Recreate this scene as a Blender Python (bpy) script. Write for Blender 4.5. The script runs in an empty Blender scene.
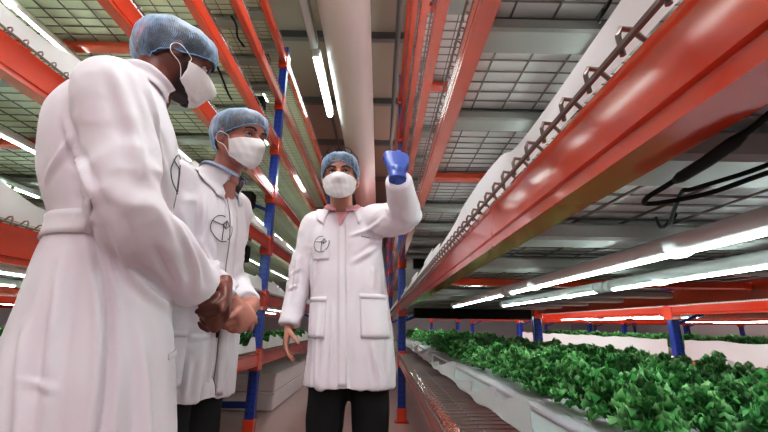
import bpy, math, random
import numpy as np
from mathutils import Vector, Matrix, noise
from mathutils.bvhtree import BVHTree
PI = math.pi
scene = bpy.context.scene
COL = scene.collection
rnd = random.Random(7)

# ------------------------------------------------------------------ helpers
class MB:
    """collects shapes for ONE mesh"""
    def __init__(s):
        s.v = []; s.f = []; s.smooth = False
    def add(s, vs, fs):
        b = len(s.v); s.v.extend([tuple(p) for p in vs]); s.f.extend([tuple(i + b for i in f) for f in fs]); return s
    def box(s, c, d, rot=None):
        x, y, z = d[0] / 2, d[1] / 2, d[2] / 2
        vs = [Vector((sx * x, sy * y, sz * z)) for sx in (-1, 1) for sy in (-1, 1) for sz in (-1, 1)]
        if rot is not None: vs = [rot @ p for p in vs]
        vs = [p + Vector(c) for p in vs]
        return s.add(vs, [(0, 1, 3, 2), (4, 6, 7, 5), (0, 4, 5, 1), (2, 3, 7, 6), (0, 2, 6, 4), (1, 5, 7, 3)])
    def chamfer_box(s, c, d, b=.004):
        x, y, z = d[0] / 2, d[1] / 2, d[2] / 2
        pts = []
        for (px, py) in ((-x + b, -y), (x - b, -y), (x, -y + b), (x, y - b), (x - b, y), (-x + b, y), (-x, y - b), (-x, -y + b)):
            pts.append((px, py))
        sc = lambda p: (p[0] * (1 - b / x), p[1] * (1 - b / y))
        rings = [[(*sc(p), -z) for p in pts], [(*p, -z + b) for p in pts], [(*p, z - b) for p in pts], [(*sc(p), z) for p in pts]]
        vs = [Vector(p) + Vector(c) for r in rings for p in r]; fs = []
        for k in range(3):
            for i in range(8):
                j = (i + 1) % 8; fs.append((k * 8 + i, k * 8 + j, k * 8 + 8 + j, k * 8 + 8 + i))
        fs += [tuple(reversed(range(8))), tuple(range(24, 32))]
        return s.add(vs, fs)
    def prism(s, prof, y0, y1):
        """profile in (x,z) swept along y"""
        n = len(prof)
        vs = [(p[0], y0, p[1]) for p in prof] + [(p[0], y1, p[1]) for p in prof]
        fs = [(i, (i + 1) % n, n + (i + 1) % n, n + i) for i in range(n)] + [tuple(reversed(range(n))), tuple(range(n, 2 * n))]
        return s.add(vs, fs)
    def tube(s, pts, r, seg=8, cap=True):
        pts = [Vector(p) for p in pts]; n = len(pts)
        rs = r if isinstance(r, (list, tuple)) else [r] * n
        t0 = (pts[1] - pts[0]).normalized()
        u = t0.orthogonal().normalized(); vs = []; fs = []
        for i, p in enumerate(pts):
            t = (pts[min(i + 1, n - 1)] - pts[max(i - 1, 0)])
            t = t.normalized() if t.length > 1e-9 else t0
            u = (u - t * u.dot(t)); u = u.normalized() if u.length > 1e-6 else t.orthogonal().normalized()
            w = t.cross(u)
            for k in range(seg):
                a = 2 * PI * k / seg; vs.append(p + (u * math.cos(a) + w * math.sin(a)) * rs[i])
        for i in range(n - 1):
            for k in range(seg):
                j = (k + 1) % seg; fs.append((i * seg + k, i * seg + j, (i + 1) * seg + j, (i + 1) * seg + k))
        if cap: fs += [tuple(reversed(range(seg))), tuple(range((n - 1) * seg, n * seg))]
        return s.add(vs, fs)
    def grid(s, fn, nu, nv, closed_u=False):
        vs = [fn(i / (nu if closed_u else nu - 1), j / (nv - 1)) for i in range(nu) for j in range(nv)]
        fs = []
        for i in range(nu if closed_u else nu - 1):
            for j in range(nv - 1):
                a = i * nv + j; b = ((i + 1) % nu) * nv + j; fs.append((a, b, b + 1, a + 1))
        return s.add(vs, fs)
    def ico(s, c, rad, rot=None, nu=16, nv=10):
        rad = rad if hasattr(rad, '__len__') else (rad,) * 3
        def fn(u, v):
            a = 2 * PI * u; b = PI * v
            p = Vector((rad[0] * math.sin(b) * math.cos(a), rad[1] * math.sin(b) * math.sin(a), rad[2] * math.cos(b)))
            if rot is not None: p = rot @ p
            return p + Vector(c)
        return s.grid(fn, nu, nv, True)
    def mesh(s, name, smooth=False):
        me = bpy.data.meshes.new(name); me.from_pydata([tuple(p) for p in s.v], [], s.f); me.update()
        if smooth or s.smooth: me.polygons.foreach_set('use_smooth', [True] * len(me.polygons))
        return me
    def build(s, name, mat, parent=None, smooth=False, loc=None):
        return link(name, s.mesh(name, smooth), mat, parent, loc)

def link(name, me, mat=None, parent=None, loc=None):
    o = bpy.data.objects.new(name, me); COL.objects.link(o)
    if mat is not None and len(me.materials) == 0: me.materials.append(mat)
    if parent is not None: o.parent = parent
    if loc is not None: o.location = loc
    return o

def empty(name, loc=(0, 0, 0)):
    o = bpy.data.objects.new(name, None); COL.objects.link(o); o.location = loc; o.empty_display_size = .1; return o

def tag(o, label=None, cat=None, group=None, kind=None):
    if label: o['label'] = label
    if cat: o['category'] = cat
    if group: o['group'] = group
    if kind: o['kind'] = kind
    return o

def copy_tree(o, parent=None):
    c = o.copy(); COL.objects.link(c)
    if parent is not None: c.parent = parent
    for ch in list(o.children): copy_tree(ch, c)
    return c

def lerp(a, b, t): return a + (b - a) * t

# ------------------------------------------------------------------ materials
def srgb(r, g, b):
    f = lambda c: (c / 255 / 12.92) if c / 255 <= .04045 else ((c / 255 + .055) / 1.055) ** 2.4
    return (f(r), f(g), f(b), 1)

def mat(name, col, rough=.5, metal=0, var=0, scale=8, bump=0, bscale=60, emit=None, estr=0, coat=0, sheen=0, trans=None, alpha=None, spec=None, sss=0):
    m = bpy.data.materials.new(name); m.use_nodes = True
    nt = m.node_tree; b = nt.nodes['Principled BSDF']
    b.inputs['Base Color'].default_value = col; b.inputs['Roughness'].default_value = rough; b.inputs['Metallic'].default_value = metal
    if coat: b.inputs['Coat Weight'].default_value = coat; b.inputs['Coat Roughness'].default_value = .09
    if sheen: b.inputs['Sheen Weight'].default_value = sheen
    if spec is not None: b.inputs['Specular IOR Level'].default_value = spec
    if sss:
        b.inputs['Subsurface Weight'].default_value = sss; b.inputs['Subsurface Radius'].default_value = (.012, .004, .002); b.inputs['Subsurface Scale'].default_value = 1
    if emit: b.inputs['Emission Color'].default_value = emit; b.inputs['Emission Strength'].default_value = estr
    tc = nt.nodes.new('ShaderNodeTexCoord')
    if var:
        n = nt.nodes.new('ShaderNodeTexNoise'); n.inputs['Scale'].default_value = scale; n.inputs['Detail'].default_value = 4
        nt.links.new(tc.outputs['Object'], n.inputs['Vector'])
        mx = nt.nodes.new('ShaderNodeMix'); mx.data_type = 'RGBA'
        mx.inputs[6].default_value = tuple(c * (1 - var) for c in col[:3]) + (1,)
        mx.inputs[7].default_value = tuple(min(1, c * (1 + var)) for c in col[:3]) + (1,)
        nt.links.new(n.outputs['Fac'], mx.inputs[0]); nt.links.new(mx.outputs[2], b.inputs['Base Color'])
    if bump:
        n = nt.nodes.new('ShaderNodeTexNoise'); n.inputs['Scale'].default_value = bscale; n.inputs['Detail'].default_value = 3
        nt.links.new(tc.outputs['Object'], n.inputs['Vector'])
        bp = nt.nodes.new('ShaderNodeBump'); bp.inputs['Strength'].default_value = bump; bp.inputs['Distance'].default_value = .01
        nt.links.new(n.outputs['Fac'], bp.inputs['Height']); nt.links.new(bp.outputs['Normal'], b.inputs['Normal'])
    if trans is not None:      # thin translucent sheet: mix in a translucent lobe
        out = nt.nodes['Material Output']; t = nt.nodes.new('ShaderNodeBsdfTranslucent'); t.inputs['Color'].default_value = col
        mx = nt.nodes.new('ShaderNodeMixShader'); mx.inputs[0].default_value = trans
        nt.links.new(b.outputs[0], mx.inputs[1]); nt.links.new(t.outputs[0], mx.inputs[2]); nt.links.new(mx.outputs[0], out.inputs['Surface'])
    return m

M = {}
M['orange'] = mat('orange_paint', (.60, .060, .016, 1), .2, var=.10, scale=5, bump=.012, bscale=25, coat=1.0)
M['blue'] = mat('blue_paint', (.016, .045, .27, 1), .3, var=.15, scale=9, coat=.3)
M['wire'] = mat('galvanised_wire', (.24, .205, .19, 1), .4, metal=.6)
M['bar'] = mat('grey_steel_bar', (.36, .35, .33, 1), .45, metal=.25, var=.1)
M['panel'] = mat('white_tray_panel', (.72, .70, .69, 1), .5, var=.06, scale=3)
M['panel_left'] = mat('tray_panel_bounce_tint', (.66, .68, .55, 1), .5, var=.08, scale=3)  # white panel with the greenish light from tubes and plants put into its colour
M['film'] = mat('white_plastic_film', (.82, .79, .805, 1), .35, trans=.45, bump=.05, bscale=12)
M['raft'] = mat('raft_board', (.74, .63, .70, 1), .45, var=.2, scale=7, bump=.1, bscale=30)
M['black'] = mat('black_plastic', (.008, .010, .009, 1), .55, spec=.25)
M['cable'] = mat('black_cable', (.006, .006, .006, 1), .65, spec=.2)
M['batten'] = mat('white_batten', (.8, .8, .8, 1), .4)
M['clip'] = mat('clear_clip', (.85, .86, .86, 1), .25, trans=.3)
M['led'] = mat('led_glow', (1, 1, 1, 1), .4, emit=(.80, 1.0, .97, 1), estr=24)
M['lamp_glow'] = mat('lamp_glow', (1, 1, 1, 1), .4, emit=(.78, 1.0, .98, 1), estr=16)
M['floor'] = mat('floor_resin', (.48, .35, .335, 1), .2, var=.1, scale=1.2, bump=.02, bscale=8)
M['ceiling'] = mat('ceiling_sheet', (.30, .27, .22, 1), .7, var=.1, scale=.8)
M['wall'] = mat('wall_paint', (.68, .66, .67, 1), .7, var=.05, scale=.6)
M['duct'] = mat('duct_skin', (.74, .72, .70, 1), .45, var=.04, scale=2)
M['steel'] = mat('dark_steel', (.16, .16, .16, 1), .5, metal=.3)
M['foam'] = mat('white_foam', (.90, .84, .84, 1), .6, var=.05, scale=4, bump=.05, bscale=90)
M['white_label'] = mat('white_sticker', (.75, .75, .72, 1), .5)

def post_material():
    m = mat('blue_post', (.016, .045, .27, 1), .3, coat=.3); nt = m.node_tree; b = nt.nodes['Principled BSDF']
    tc = nt.nodes.new('ShaderNodeTexCoord'); sp = nt.nodes.new('ShaderNodeSeparateXYZ'); nt.links.new(tc.outputs['Object'], sp.inputs[0])
    def mt(op, a, bb=None):
        n = nt.nodes.new('ShaderNodeMath'); n.operation = op
        for k, x in enumerate((a, bb)):
            if x is None: continue
            if isinstance(x, (int, float)): n.inputs[k].default_value = x
            else: nt.links.new(x, n.inputs[k])
        return n.outputs[0]
    fz = mt('SUBTRACT', mt('FRACT', mt('MULTIPLY', sp.outputs['Z'], 20)), .5)
    ax = mt('SUBTRACT', mt('ABSOLUTE', sp.outputs['X']), .018)
    dz = mt('MULTIPLY', fz, .05)
    d = mt('SQRT', mt('ADD', mt('MULTIPLY', ax, ax), mt('MULTIPLY', dz, dz)))
    hole = mt('LESS_THAN', d, .007)
    mx = nt.nodes.new('ShaderNodeMix'); mx.data_type = 'RGBA'; mx.inputs[6].default_value = (.016, .045, .27, 1); mx.inputs[7].default_value = (.004, .006, .02, 1)
    nt.links.new(hole, mx.inputs[0]); nt.links.new(mx.outputs[2], b.inputs['Base Color']); return m
M['post'] = post_material()

def leaf_material():
    m = bpy.data.materials.new('lettuce_leaf'); m.use_nodes = True; nt = m.node_tree; b = nt.nodes['Principled BSDF']
    at = nt.nodes.new('ShaderNodeAttribute'); at.attribute_name = 'tone'
    oi = nt.nodes.new('ShaderNodeObjectInfo')
    r = nt.nodes.new('ShaderNodeValToRGB'); cr = r.color_ramp
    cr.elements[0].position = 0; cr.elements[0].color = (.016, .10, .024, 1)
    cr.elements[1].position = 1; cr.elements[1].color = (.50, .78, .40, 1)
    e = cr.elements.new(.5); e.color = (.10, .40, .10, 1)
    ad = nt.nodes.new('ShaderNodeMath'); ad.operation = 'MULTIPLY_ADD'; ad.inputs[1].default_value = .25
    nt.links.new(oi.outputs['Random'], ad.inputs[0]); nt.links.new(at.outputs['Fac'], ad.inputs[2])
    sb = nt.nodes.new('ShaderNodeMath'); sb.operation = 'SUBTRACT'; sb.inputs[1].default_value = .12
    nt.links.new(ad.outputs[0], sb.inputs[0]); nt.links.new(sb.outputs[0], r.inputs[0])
    nt.links.new(r.outputs[0], b.inputs['Base Color']); b.inputs['Roughness'].default_value = .38
    t = nt.nodes.new('ShaderNodeBsdfTranslucent'); nt.links.new(r.outputs[0], t.inputs[0])
    mx = nt.nodes.new('ShaderNodeMixShader'); mx.inputs[0].default_value = .38
    nt.links.new(b.outputs[0], mx.inputs[1]); nt.links.new(t.outputs[0], mx.inputs[2]); nt.links.new(mx.outputs[0], nt.nodes['Material Output'].inputs[0])
    return m
M['leaf'] = leaf_material()

# ------------------------------------------------------------------ camera
cam = bpy.data.cameras.new('camera'); co = bpy.data.objects.new('camera', cam); COL.objects.link(co)
cam.sensor_width = 36; cam.lens = 389 / 768 * 36; cam.clip_start = .02
F = Vector((.00722662, .96290041, .26976024)); R = Vector((.99983177, -.01150573, .01428479)); U = Vector((-.01685862, -.26961162, .96282156))
co.matrix_world = Matrix(((R.x, U.x, -F.x, 0), (R.y, U.y, -F.y, 0), (R.z, U.z, -F.z, .9), (0, 0, 0, 1)))
cam.dof.use_dof = False
scene.camera = co

# ------------------------------------------------------------------ setting
def slab(name, c, d, m):
    o = MB().box(c, d).build(name, m); o['kind'] = 'structure'; return o
X0, X1, Y0, Y1, ZC = -9.0, 10.0, -4.0, 21.0, 5.2
slab('floor', ((X0 + X1) / 2, (Y0 + Y1) / 2, -.05), (X1 - X0 + .4, Y1 - Y0 + .4, .1), M['floor'])
slab('ceiling', ((X0 + X1) / 2, (Y0 + Y1) / 2, ZC + .05), (X1 - X0 + .4, Y1 - Y0 + .4, .1), M['ceiling'])
slab('wall_left', (X0 - .1, (Y0 + Y1) / 2, ZC / 2), (.2, Y1 - Y0 + .4, ZC), M['wall'])
slab('wall_right', (X1 + .1, (Y0 + Y1) / 2, ZC / 2), (.2, Y1 - Y0 + .4, ZC), M['wall'])
slab('wall_far', ((X0 + X1) / 2, Y1 + .1, ZC / 2), (X1 - X0, .2, ZC), M['wall'])
slab('wall_back', ((X0 + X1) / 2, Y0 - .1, ZC / 2), (X1 - X0, .2, ZC), M['wall'])
n = 0
for y in (1.4, 3.2, 5.0, 6.8, 8.6, 11, 14, 17):
    n += 1; slab('trim_%d' % n, ((X0 + X1) / 2, y, ZC - .06), (X1 - X0, .09, .12), M['steel'])

# ceiling services over the aisle
d = empty('air_duct', (-.44, 5, 4.25))
def ductf(u, v):
    a = 2 * PI * u; return (.285 * math.cos(a), lerp(-4.6, 13, v), .285 * math.sin(a))
MB().grid(ductf, 40, 2, True).build('duct_skin', M['duct'], d, True)
for y in (-3.6, 0.2, 4.0, 7.8, 11.6):
    MB().grid(lambda u, v, y=y: (.289 * math.cos(2 * PI * u), y + v * .04, .289 * math.sin(2 * PI * u)), 40, 2, True).build('seam_band', M['duct'], d, True)
    MB().tube([(0, y + .02, .28), (0, y + .02, .93)], .008, 6).build('hanger_rod', M['steel'], d)
tag(d, 'long white round air duct hanging under the ceiling above the aisle', 'duct')
rail = empty('lighting_trunking', (-.875, 6, 4.36))
MB().box((0, 0, 0), (.045, 9.4, .05)).build('rail', M['steel'], rail)
for y in (-4, -.7, 2.6): MB().tube([(0, y, .02), (0, y, .83)], .006, 6).build('hanger_rod', M['steel'], rail)
tag(rail, 'thin dark lighting rail running along the ceiling left of the round duct', 'rail')
def lamp(y, lit, label):
    e = empty('ceiling_lamp', (-.865, y, 4.2))
    MB().chamfer_box((0, 0, .075), (.10, 1.5, .05), .01).build('housing', M['bar'] if not lit else M['batten'], e)
    for s in (-1, 1): MB().chamfer_box((0, s * .735, .02), (.085, .05, .07), .01).build('end_cap', M['batten'], e)
    mb = MB(); pts = [(0, lerp(-.71, .71, t / 6), 0) for t in range(7)]
    mb.tube(pts, .045, 16).build('diffuser', M['lamp_glow'] if lit else M['clip'], e, True)
    tag(e, label, 'lamp')
lamp(4.98, True, 'lit fluorescent lamp hanging from the rail beside the round duct')
lamp(3.35, False, 'unlit lamp housing on the rail, nearer than the lit fluorescent lamp')
cd = MB().tube([(.17, -3, 4.4), (.17, 18, 4.4)], .035, 12).build('ceiling_conduit', M['steel'], None, True)
tag(cd, 'grey conduit pipe under the ceiling right of the round duct', 'pipe')

# ------------------------------------------------------------------ racks
def beam_profile(bh, bw):
    return [(0, -bh), (0, -bh + .011), (.004, -bh + .013), (.004, -bh + .017), (0, -bh + .019), (0, -.017), (.006, -.015), (.006, 0), (bw, 0), (bw, -bh)]

def build_rack(x0, sx, posts, levels, bh, bw, depth, top, supports, label, detail=True):
    root = empty('pallet_rack', (x0, posts[0], 0))
    y_of = [y - posts[0] for y in posts]
    PW, PD = .078, .07
    mp = MB().chamfer_box((0, 0, top / 2), (PW, PD, top), .006).mesh('upright_post'); mp.materials.append(M['post'])
    mf = MB().box((0, 0, .004), (.13, .12, .008)).chamfer_box((0, 0, .07), (PW + .012, PD + .012, .12), .004).mesh('foot_guard'); mf.materials.append(M['orange'])
    mc = MB().chamfer_box((0, 0, -bh / 2 - .005), (PW + .012, PD + .05, bh + .075), .004).mesh('connector_plate'); mc.materials.append(M['orange'])
    for y in y_of:
        for fr in (0, 1):
            px = sx * (PW / 2 if fr == 0 else depth - PW / 2)
            o = link('upright_post', mp, None, root, (px, y, 0)); link('foot_guard', mf, None, o)
            for L in levels: link('connector_plate', mc, None, o, (0, 0, L))
        z = .44 if sx > 0 else .235
        MB().box((sx * depth / 2, y, z), (depth - 2 * PW, .035, .05)).build('cross_brace', M['blue'], root)
        for zz in (1.3, 2.3, 3.3):
            if zz + .5 < top:
                MB().tube([(sx * PW, y, zz - .35), (sx * (depth - PW), y, zz + .15)], .016, 6).build('cross_brace', M['blue'], root)
    prof = beam_profile(bh, bw); pf = [(sx * p[0], p[1]) for p in prof]; pb = [(sx * (depth - p[0]), p[1]) for p in prof]
    for i in range(len(y_of) - 1):
        a, b = y_of[i] + PD / 2, y_of[i + 1] - PD / 2; ln = b - a
        mbf = MB().prism(pf, 0, ln).mesh('beam'); mbf.materials.append(M['orange'])
        mbb = MB().prism(pb, 0, ln).mesh('beam'); mbb.materials.append(M['orange'])
        w = MB(); k = 0; yy = .02
        while yy < ln:          # transverse wires with their ends bent down over the beams
            w.tube([(sx * -.0045, yy, -.004), (sx * -.006, yy, .014), (sx * -.003, yy, .021), (sx * .006, yy, .020), (sx * .018, yy, .007), (sx * .06, yy, .005), (sx * (depth - .06), yy, .005), (sx * (depth + .004), yy, .008), (sx * (depth + .004), yy, -.016)], .0024, 5); yy += .05
        xx = .0
        while xx < depth:
            w.tube([(sx * (xx + .004), 0, .0), (sx * (xx + .004), ln, .0)] if xx > .05 else [(sx * .046, 0, .0), (sx * .046, ln, .0)], .0028, 4); xx += .10
        w.tube([(sx * -.0065, 0, .002), (sx * -.0065, ln, .002)], .0032, 6)
        md = w.mesh('wire_deck'); md.materials.append(M['wire'])
        ms = MB().prism([(0, 0), (0, -.035), (.02, -.035), (.02, -.01), (.07, -.01), (.07, -.035), (.09, -.035), (.09, 0)], 0, 1).mesh('support_bar')
        ms = MB().chamfer_box((0, 0, -.025), (depth - 2 * bw - .004, .085, .035), .006).mesh('support_bar'); ms.materials.append(M['bar'])
        mo = MB().chamfer_box((0, 0, -.0225), (depth - 2 * bw - .004, .055, .033), .006).mesh('support_bar'); mo.materials.append(M['orange'])
        for L in levels:
            link('beam', mbf, None, root, (0, a, L)); link('beam', mbb, None, root, (0, a, L))
            if i < 2:
                dk = link('wire_deck', md, None, root, (0, a, L))
                if i == 0 and L > levels[0]:
                    for s_i, yy in enumerate(supports):
                        link('support_bar', mo if s_i == len(supports) - 1 else ms, None, dk, (sx * depth / 2, yy - posts[0] - a, 0))
    tag(root, label, 'rack'); return root

LV_R = [.62 + .488 * k for k in range(7)]
LV_L = [.655 + .5 * k for k in range(7)]
DP = 1.47
XR, XL = .19, -1.03
PR = [-1.2, 4.14, 8.34, 12.54]; PL = [-.40, 3.60, 7.60, 11.6]
sup_R = [.40, .78, 1.18, 2.2, 2.65, 3.1, 3.55, 3.9, 1.71]
sup_L = [.2, .62, 1.06, 2.05, 2.5, 2.95, 3.35, 1.555]
rackR = build_rack(XR, 1, PR, LV_R, .078, .04, DP, 3.85, sup_R, 'orange and blue steel rack along the right side of the aisle, nearest the camera')
rackL = build_rack(XL, -1, PL, LV_L, .105, .045, DP, 3.78, sup_L, 'orange and blue steel rack along the left side of the aisle behind the three people')
r2 = copy_tree(rackR); r2.location = (2.78, -1.5, 0); r2['label'] = 'second orange and blue rack standing beyond the lettuce bed at right'
r3 = copy_tree(rackR); r3.location = (5.35, -.7, 0); r3['label'] = 'third orange and blue rack on the right, beyond the second rack'
r4 = copy_tree(rackR); r4.location = (7.55, .4, 0); r4['label'] = 'orange and blue rack by the right wall, last of the row'
l2 = copy_tree(rackL); l2.location = (-3.75, -1.1, 0); l2['label'] = 'second orange and blue rack on the left, seen through the first one'

# ------------------------------------------------------------------ grow trays
ORD = ['lowest', 'second', 'third', 'fourth', 'fifth', 'sixth', 'topmost']
def liner(sx, y0, ln, x, z0, h, amp, seed, lean=.0, foot=.0, wavy=1, fq=1):
    r = random.Random(seed); ph = [r.uniform(0, 6) for _ in range(6)]
    n = max(30, int(ln / .035))
    def fn(u, v):
        y = u * ln
        wv = math.sin(y * 19 * fq + ph[0] + 1.3 * math.sin(y * 4.1 + ph[1])); w2 = math.sin(y * 7.3 * fq + ph[2])
        hh = h * (1 + wavy * (.32 * wv * .6 + .4 * w2 * .6))
        t = v
        xx = x + lean * t + amp * (wv * t * t + .5 * w2 * t)
        if foot and v < .34:
            q = 1 - v / .34; xx += foot * q; t = 0; zz = z0 + .016
        else:
            t = (v - .34) / .66 if foot else v; zz = z0 + hh * t
        return (sx * xx, y0 + y, zz)
    mb = MB(); mb.grid(fn, n, 7); return mb

def tray(rack_x, sx, a, ln, L, label, panel, lead, seed, group, front=None, bed=False, wavy=1):
    root = empty('grow_tray', (rack_x + sx * DP / 2, a + ln / 2, L + .008))
    off = Vector((rack_x, 0, L)) - root.location
    sh = lambda mb: [setattr(mb, 'v', [tuple(Vector(p) + off) for p in mb.v]), mb][1]
    xin = .20 if bed else .05
    mb = MB().box((sx * (xin + DP - .05) / 2, a + ln / 2, .0165), (DP - .05 - xin, ln - .08, .012))
    sh(mb).build('tray_panel', panel, root)
    if bed:
        sh(MB().chamfer_box((sx * (.30 + DP - .06) / 2, a + ln / 2, .030), (DP - .06 - .30, ln - .1, .014), .004)).build('raft_board', M['raft'], root)
        lm = liner(sx, a + .03, ln - .06, .165, .010, .070, .018, seed, -.005, .12, 1.0, .95)
    else:
        lm = liner(sx, a + .03, ln - .06, .018 if front is None else front, .016, lead, .012 * wavy, seed, .012, 0, wavy * (1.25 if rack_x == XR else 1))
    sh(lm).build('film_liner', M['film'], root, True)
    bl = liner(sx, a + .03, ln - .06, DP - .055, .012, .10, .006, seed + 5, 0); sh(bl).build('film_liner', M['film'], root, True)
    tag(root, label, 'tray', group); return root

for i, (yp, where) in enumerate((((PR[0], PR[1]), 'nearest bay'), ((PR[1], PR[2]), 'bay beyond blue post'))):
    for k, L in enumerate(LV_R):
        tray(XR, 1, yp[0] + .05, yp[1] - yp[0] - .1, L, 'white grow tray on the %s tier of the right aisle rack, %s' % (ORD[k], where), M['panel'], (.08, .076, .05, .03, .03, .03, .03)[k], 100 + i * 10 + k, 'grow trays on the right rack', bed=(k == 0), front=.018 if k else None)
for i, (yp, where) in enumerate((((PL[0], PL[1]), 'bay beside two nearer people'), ((PL[1], PL[2]), 'bay past blue post'))):
    for k, L in enumerate(LV_L):
        tray(XL, -1, yp[0] + .05, yp[1] - yp[0] - .1, L, 'pale grow tray on %s tier of left aisle rack, %s' % (ORD[k], where), M['panel_left'], (.09, .10, .085, .03, .025, .025, .025)[k], 200 + i * 10 + k, 'grow trays on the left rack')
for k in (0, 1, 2):
    L = LV_R[k]
    for i, (a, ln, w) in enumerate(((-.28, 4.04, 'near bay'), (3.92, 4.04, 'middle bay'))):
        tray(2.78, 1, a, ln, L, 'white grow tray on the %s tier of the second right rack, %s' % (ORD[k], w), M['panel'], .17 if k == 0 else .09, 300 + 7 * k + i, 'grow trays on the second right rack', wavy=.12)
for k in (0, 1, 2, 3, 4):
    L = LV_L[k]
    tray(-3.75, -1, 2.96, 3.88, L, 'pale grow tray on the %s tier of the second left rack' % ORD[k], M['panel_left'], .09, 340 + k, 'grow trays on the second left rack')
    if k < 3: tray(5.35, 1, 4.72, 4.04, LV_R[k], 'white grow tray on the %s tier of the third right rack' % ORD[k], M['panel'], .12, 360 + k, 'grow trays on the third right rack', wavy=.15)

# ------------------------------------------------------------------ LED tubes under the tiers
def led_proto(ln=1.19):
    e = empty('led_tube')
    MB().tube([(0, -ln / 2 + ln * t / 4, 0) for t in range(5)], .0165, 14).build('batten', M['batten'], e, True)
    MB().tube([(0, -ln / 2 + .03 + (ln - .06) * t / 4, -.0155) for t in range(5)], .0068, 12).build('tube', M['led'], e, True)
    for s in (-1, 1): MB().tube([(0, s * (ln / 2 - .035), -.004), (0, s * (ln / 2 + .004), -.004)], .0195, 14).build('end_cap', M['batten'], e, True)
    for s in (-.55, .55):
        def ring(u, v, s=s):
            a = lerp(-.15 * PI, 1.15 * PI, u) + PI; return (.0215 * math.cos(a), s * ln / 2 + (v - .5) * .022, -.005 + .0215 * math.sin(a))
        MB().grid(ring, 14, 2).build('clip', M['clip'], e, True)
    return e
proto = led_proto(); first = [True]
def led(x, y, z, label, group):
    o = proto if first[0] else copy_tree(proto); first[0] = False
    o.location = (x, y, z); tag(o, label, 'light tube', group); return o
OFFS = (.33, .61); ROWN = ['aisle-side row', 'inner row', 'third row']
WN = ['nearest', 'second along', 'past blue post', 'far bay']
for k in range(1, 7):
    L = LV_R[k]
    for j, off in enumerate(OFFS):
        ys = [.99, 2.21] if j == 0 else [.78, 2.0]
        for q, y in enumerate(ys):
            led(XR + off, y, L - .0625, 'LED tube under the %s tier of right rack, %s, %s' % (ORD[k], ROWN[j], WN[q]), 'LED tubes under the right rack tiers')
        if k < 4:
            for q, y in enumerate((5.2, 6.5)):
                led(XR + off, y, L - .0625, 'LED tube under the %s tier of right rack, %s, %s' % (ORD[k], ROWN[j], WN[2 + q]), 'LED tubes under the right rack tiers')
for k in range(1, 7):
    L = LV_L[k]
    for j, off in enumerate((.42, .93)):
        for q, y in enumerate((.35, 1.57, 2.79, 4.5, 5.75, 7.0)):
            if k > 4 and q in (1, 2, 5): continue
            led(XL - off, y, L - .0655, 'LED tube under the %s tier of left rack, %s, %s' % (ORD[k], ROWN[j], ['nearest', 'behind nearest man', 'behind second man', 'past blue post', 'beyond gloved man', 'farthest'][q]), 'LED tubes under the left rack tiers')
for k in (1, 2):
    for j, off in enumerate((.3, .7)):
        for q, y in enumerate((1.2, 2.45, 4.9, 6.2)):
            led(2.78 + off, y, LV_R[k] - .0625, 'LED tube under %s tier of second right rack, %s, %s from the front' % (ORD[k], ROWN[j], ['first', 'second', 'third', 'fourth'][q]), 'LED tubes under the second right rack')
for k in (1, 2, 3):
    for j, off in enumerate((.3, .7)):
        for q, y in enumerate((3.7, 5.0)):
            led(-3.75 - off, y, LV_L[k] - .0655, 'LED tube under %s tier of second left rack, %s, %s one' % (ORD[k], ROWN[j], ['nearer', 'farther'][q]), 'LED tubes under the second left rack')
for k in (1,):
    for j, off in enumerate((.3, .8)):
        for q, y in enumerate((5.5, 6.8)):
            led(5.35 + off, y, LV_R[k] - .0625, 'LED tube under second tier of third right rack, %s, %s one' % (ROWN[j], ['nearer', 'farther'][q]), 'LED tubes under the third right rack')

# black drain gutters under each tier beside the posts
def gutter(x0, sx, y, L, label, group, h=.13, sticker=True):
    e = empty('drain_gutter', (x0 + sx * DP / 2, y, L - .14))
    prof_h = h
    mb = MB(); w = DP - .30
    mb.chamfer_box((0, 0, 0), (w, .11, prof_h), .012); mb.build('gutter_body', M['black'], e)
    if sticker: MB().box((-sx * (w / 2 - .12), -.058, .01), (.07, .003, .05)).build('sticker', M['white_label'], e)
    tag(e, label, 'gutter', group)
for k in range(1, 6): gutter(XR, 1, 4.0, LV_R[k] + .065, 'black gutter box under the %s tier of right rack beside blue post' % ORD[k], 'black gutters under the right rack', .125, False)
for k in range(1, 7): gutter(XL, -1, 3.45, LV_L[k] - .02, 'black gutter box under the %s tier of left rack beside blue post' % ORD[k], 'black gutters under the left rack', .15)

# cables under the right rack
def cable(name, pts, r, label, extra=None):
    P = [Vector(p) for p in pts]; sm = []
    for i in range(len(P) - 1):
        p0, p1, p2, p3 = P[max(i - 1, 0)], P[i], P[i + 1], P[min(i + 2, len(P) - 1)]
        for t in range(8):
            t /= 8; sm.append(.5 * ((2 * p1) + (p2 - p0) * t + (2 * p0 - 5 * p1 + 4 * p2 - p3) * t * t + (3 * p1 - p0 - 3 * p2 + p3) * t ** 3))
    sm.append(P[-1]); o = MB().tube(sm, r, 8).build(name, M['cable'], None, True)
    if extra:
        MB().tube(extra, [.0026, .0046, .0046, .0046, .0028], 12).build('connector_sleeve', M['black'], o, True)
    tag(o, label, 'cable'); return o
cable('power_cable', [(.232, .17, 1.035), (.238, .205, 1.030), (.236, .235, 1.022), (.240, .30, 1.017), (.240, .332, 1.014), (.252, .345, 1.013), (.285, .322, 1.015), (.30, .275, 1.018), (.32, .23, 1.02)], .0022,
      'black cable with a thick sleeve connector looped under the big orange beam', [(.2365, .228, 1.0235), (.237, .237, 1.022), (.2385, .262, 1.019), (.2395, .288, 1.0175), (.240, .296, 1.017)])
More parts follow.
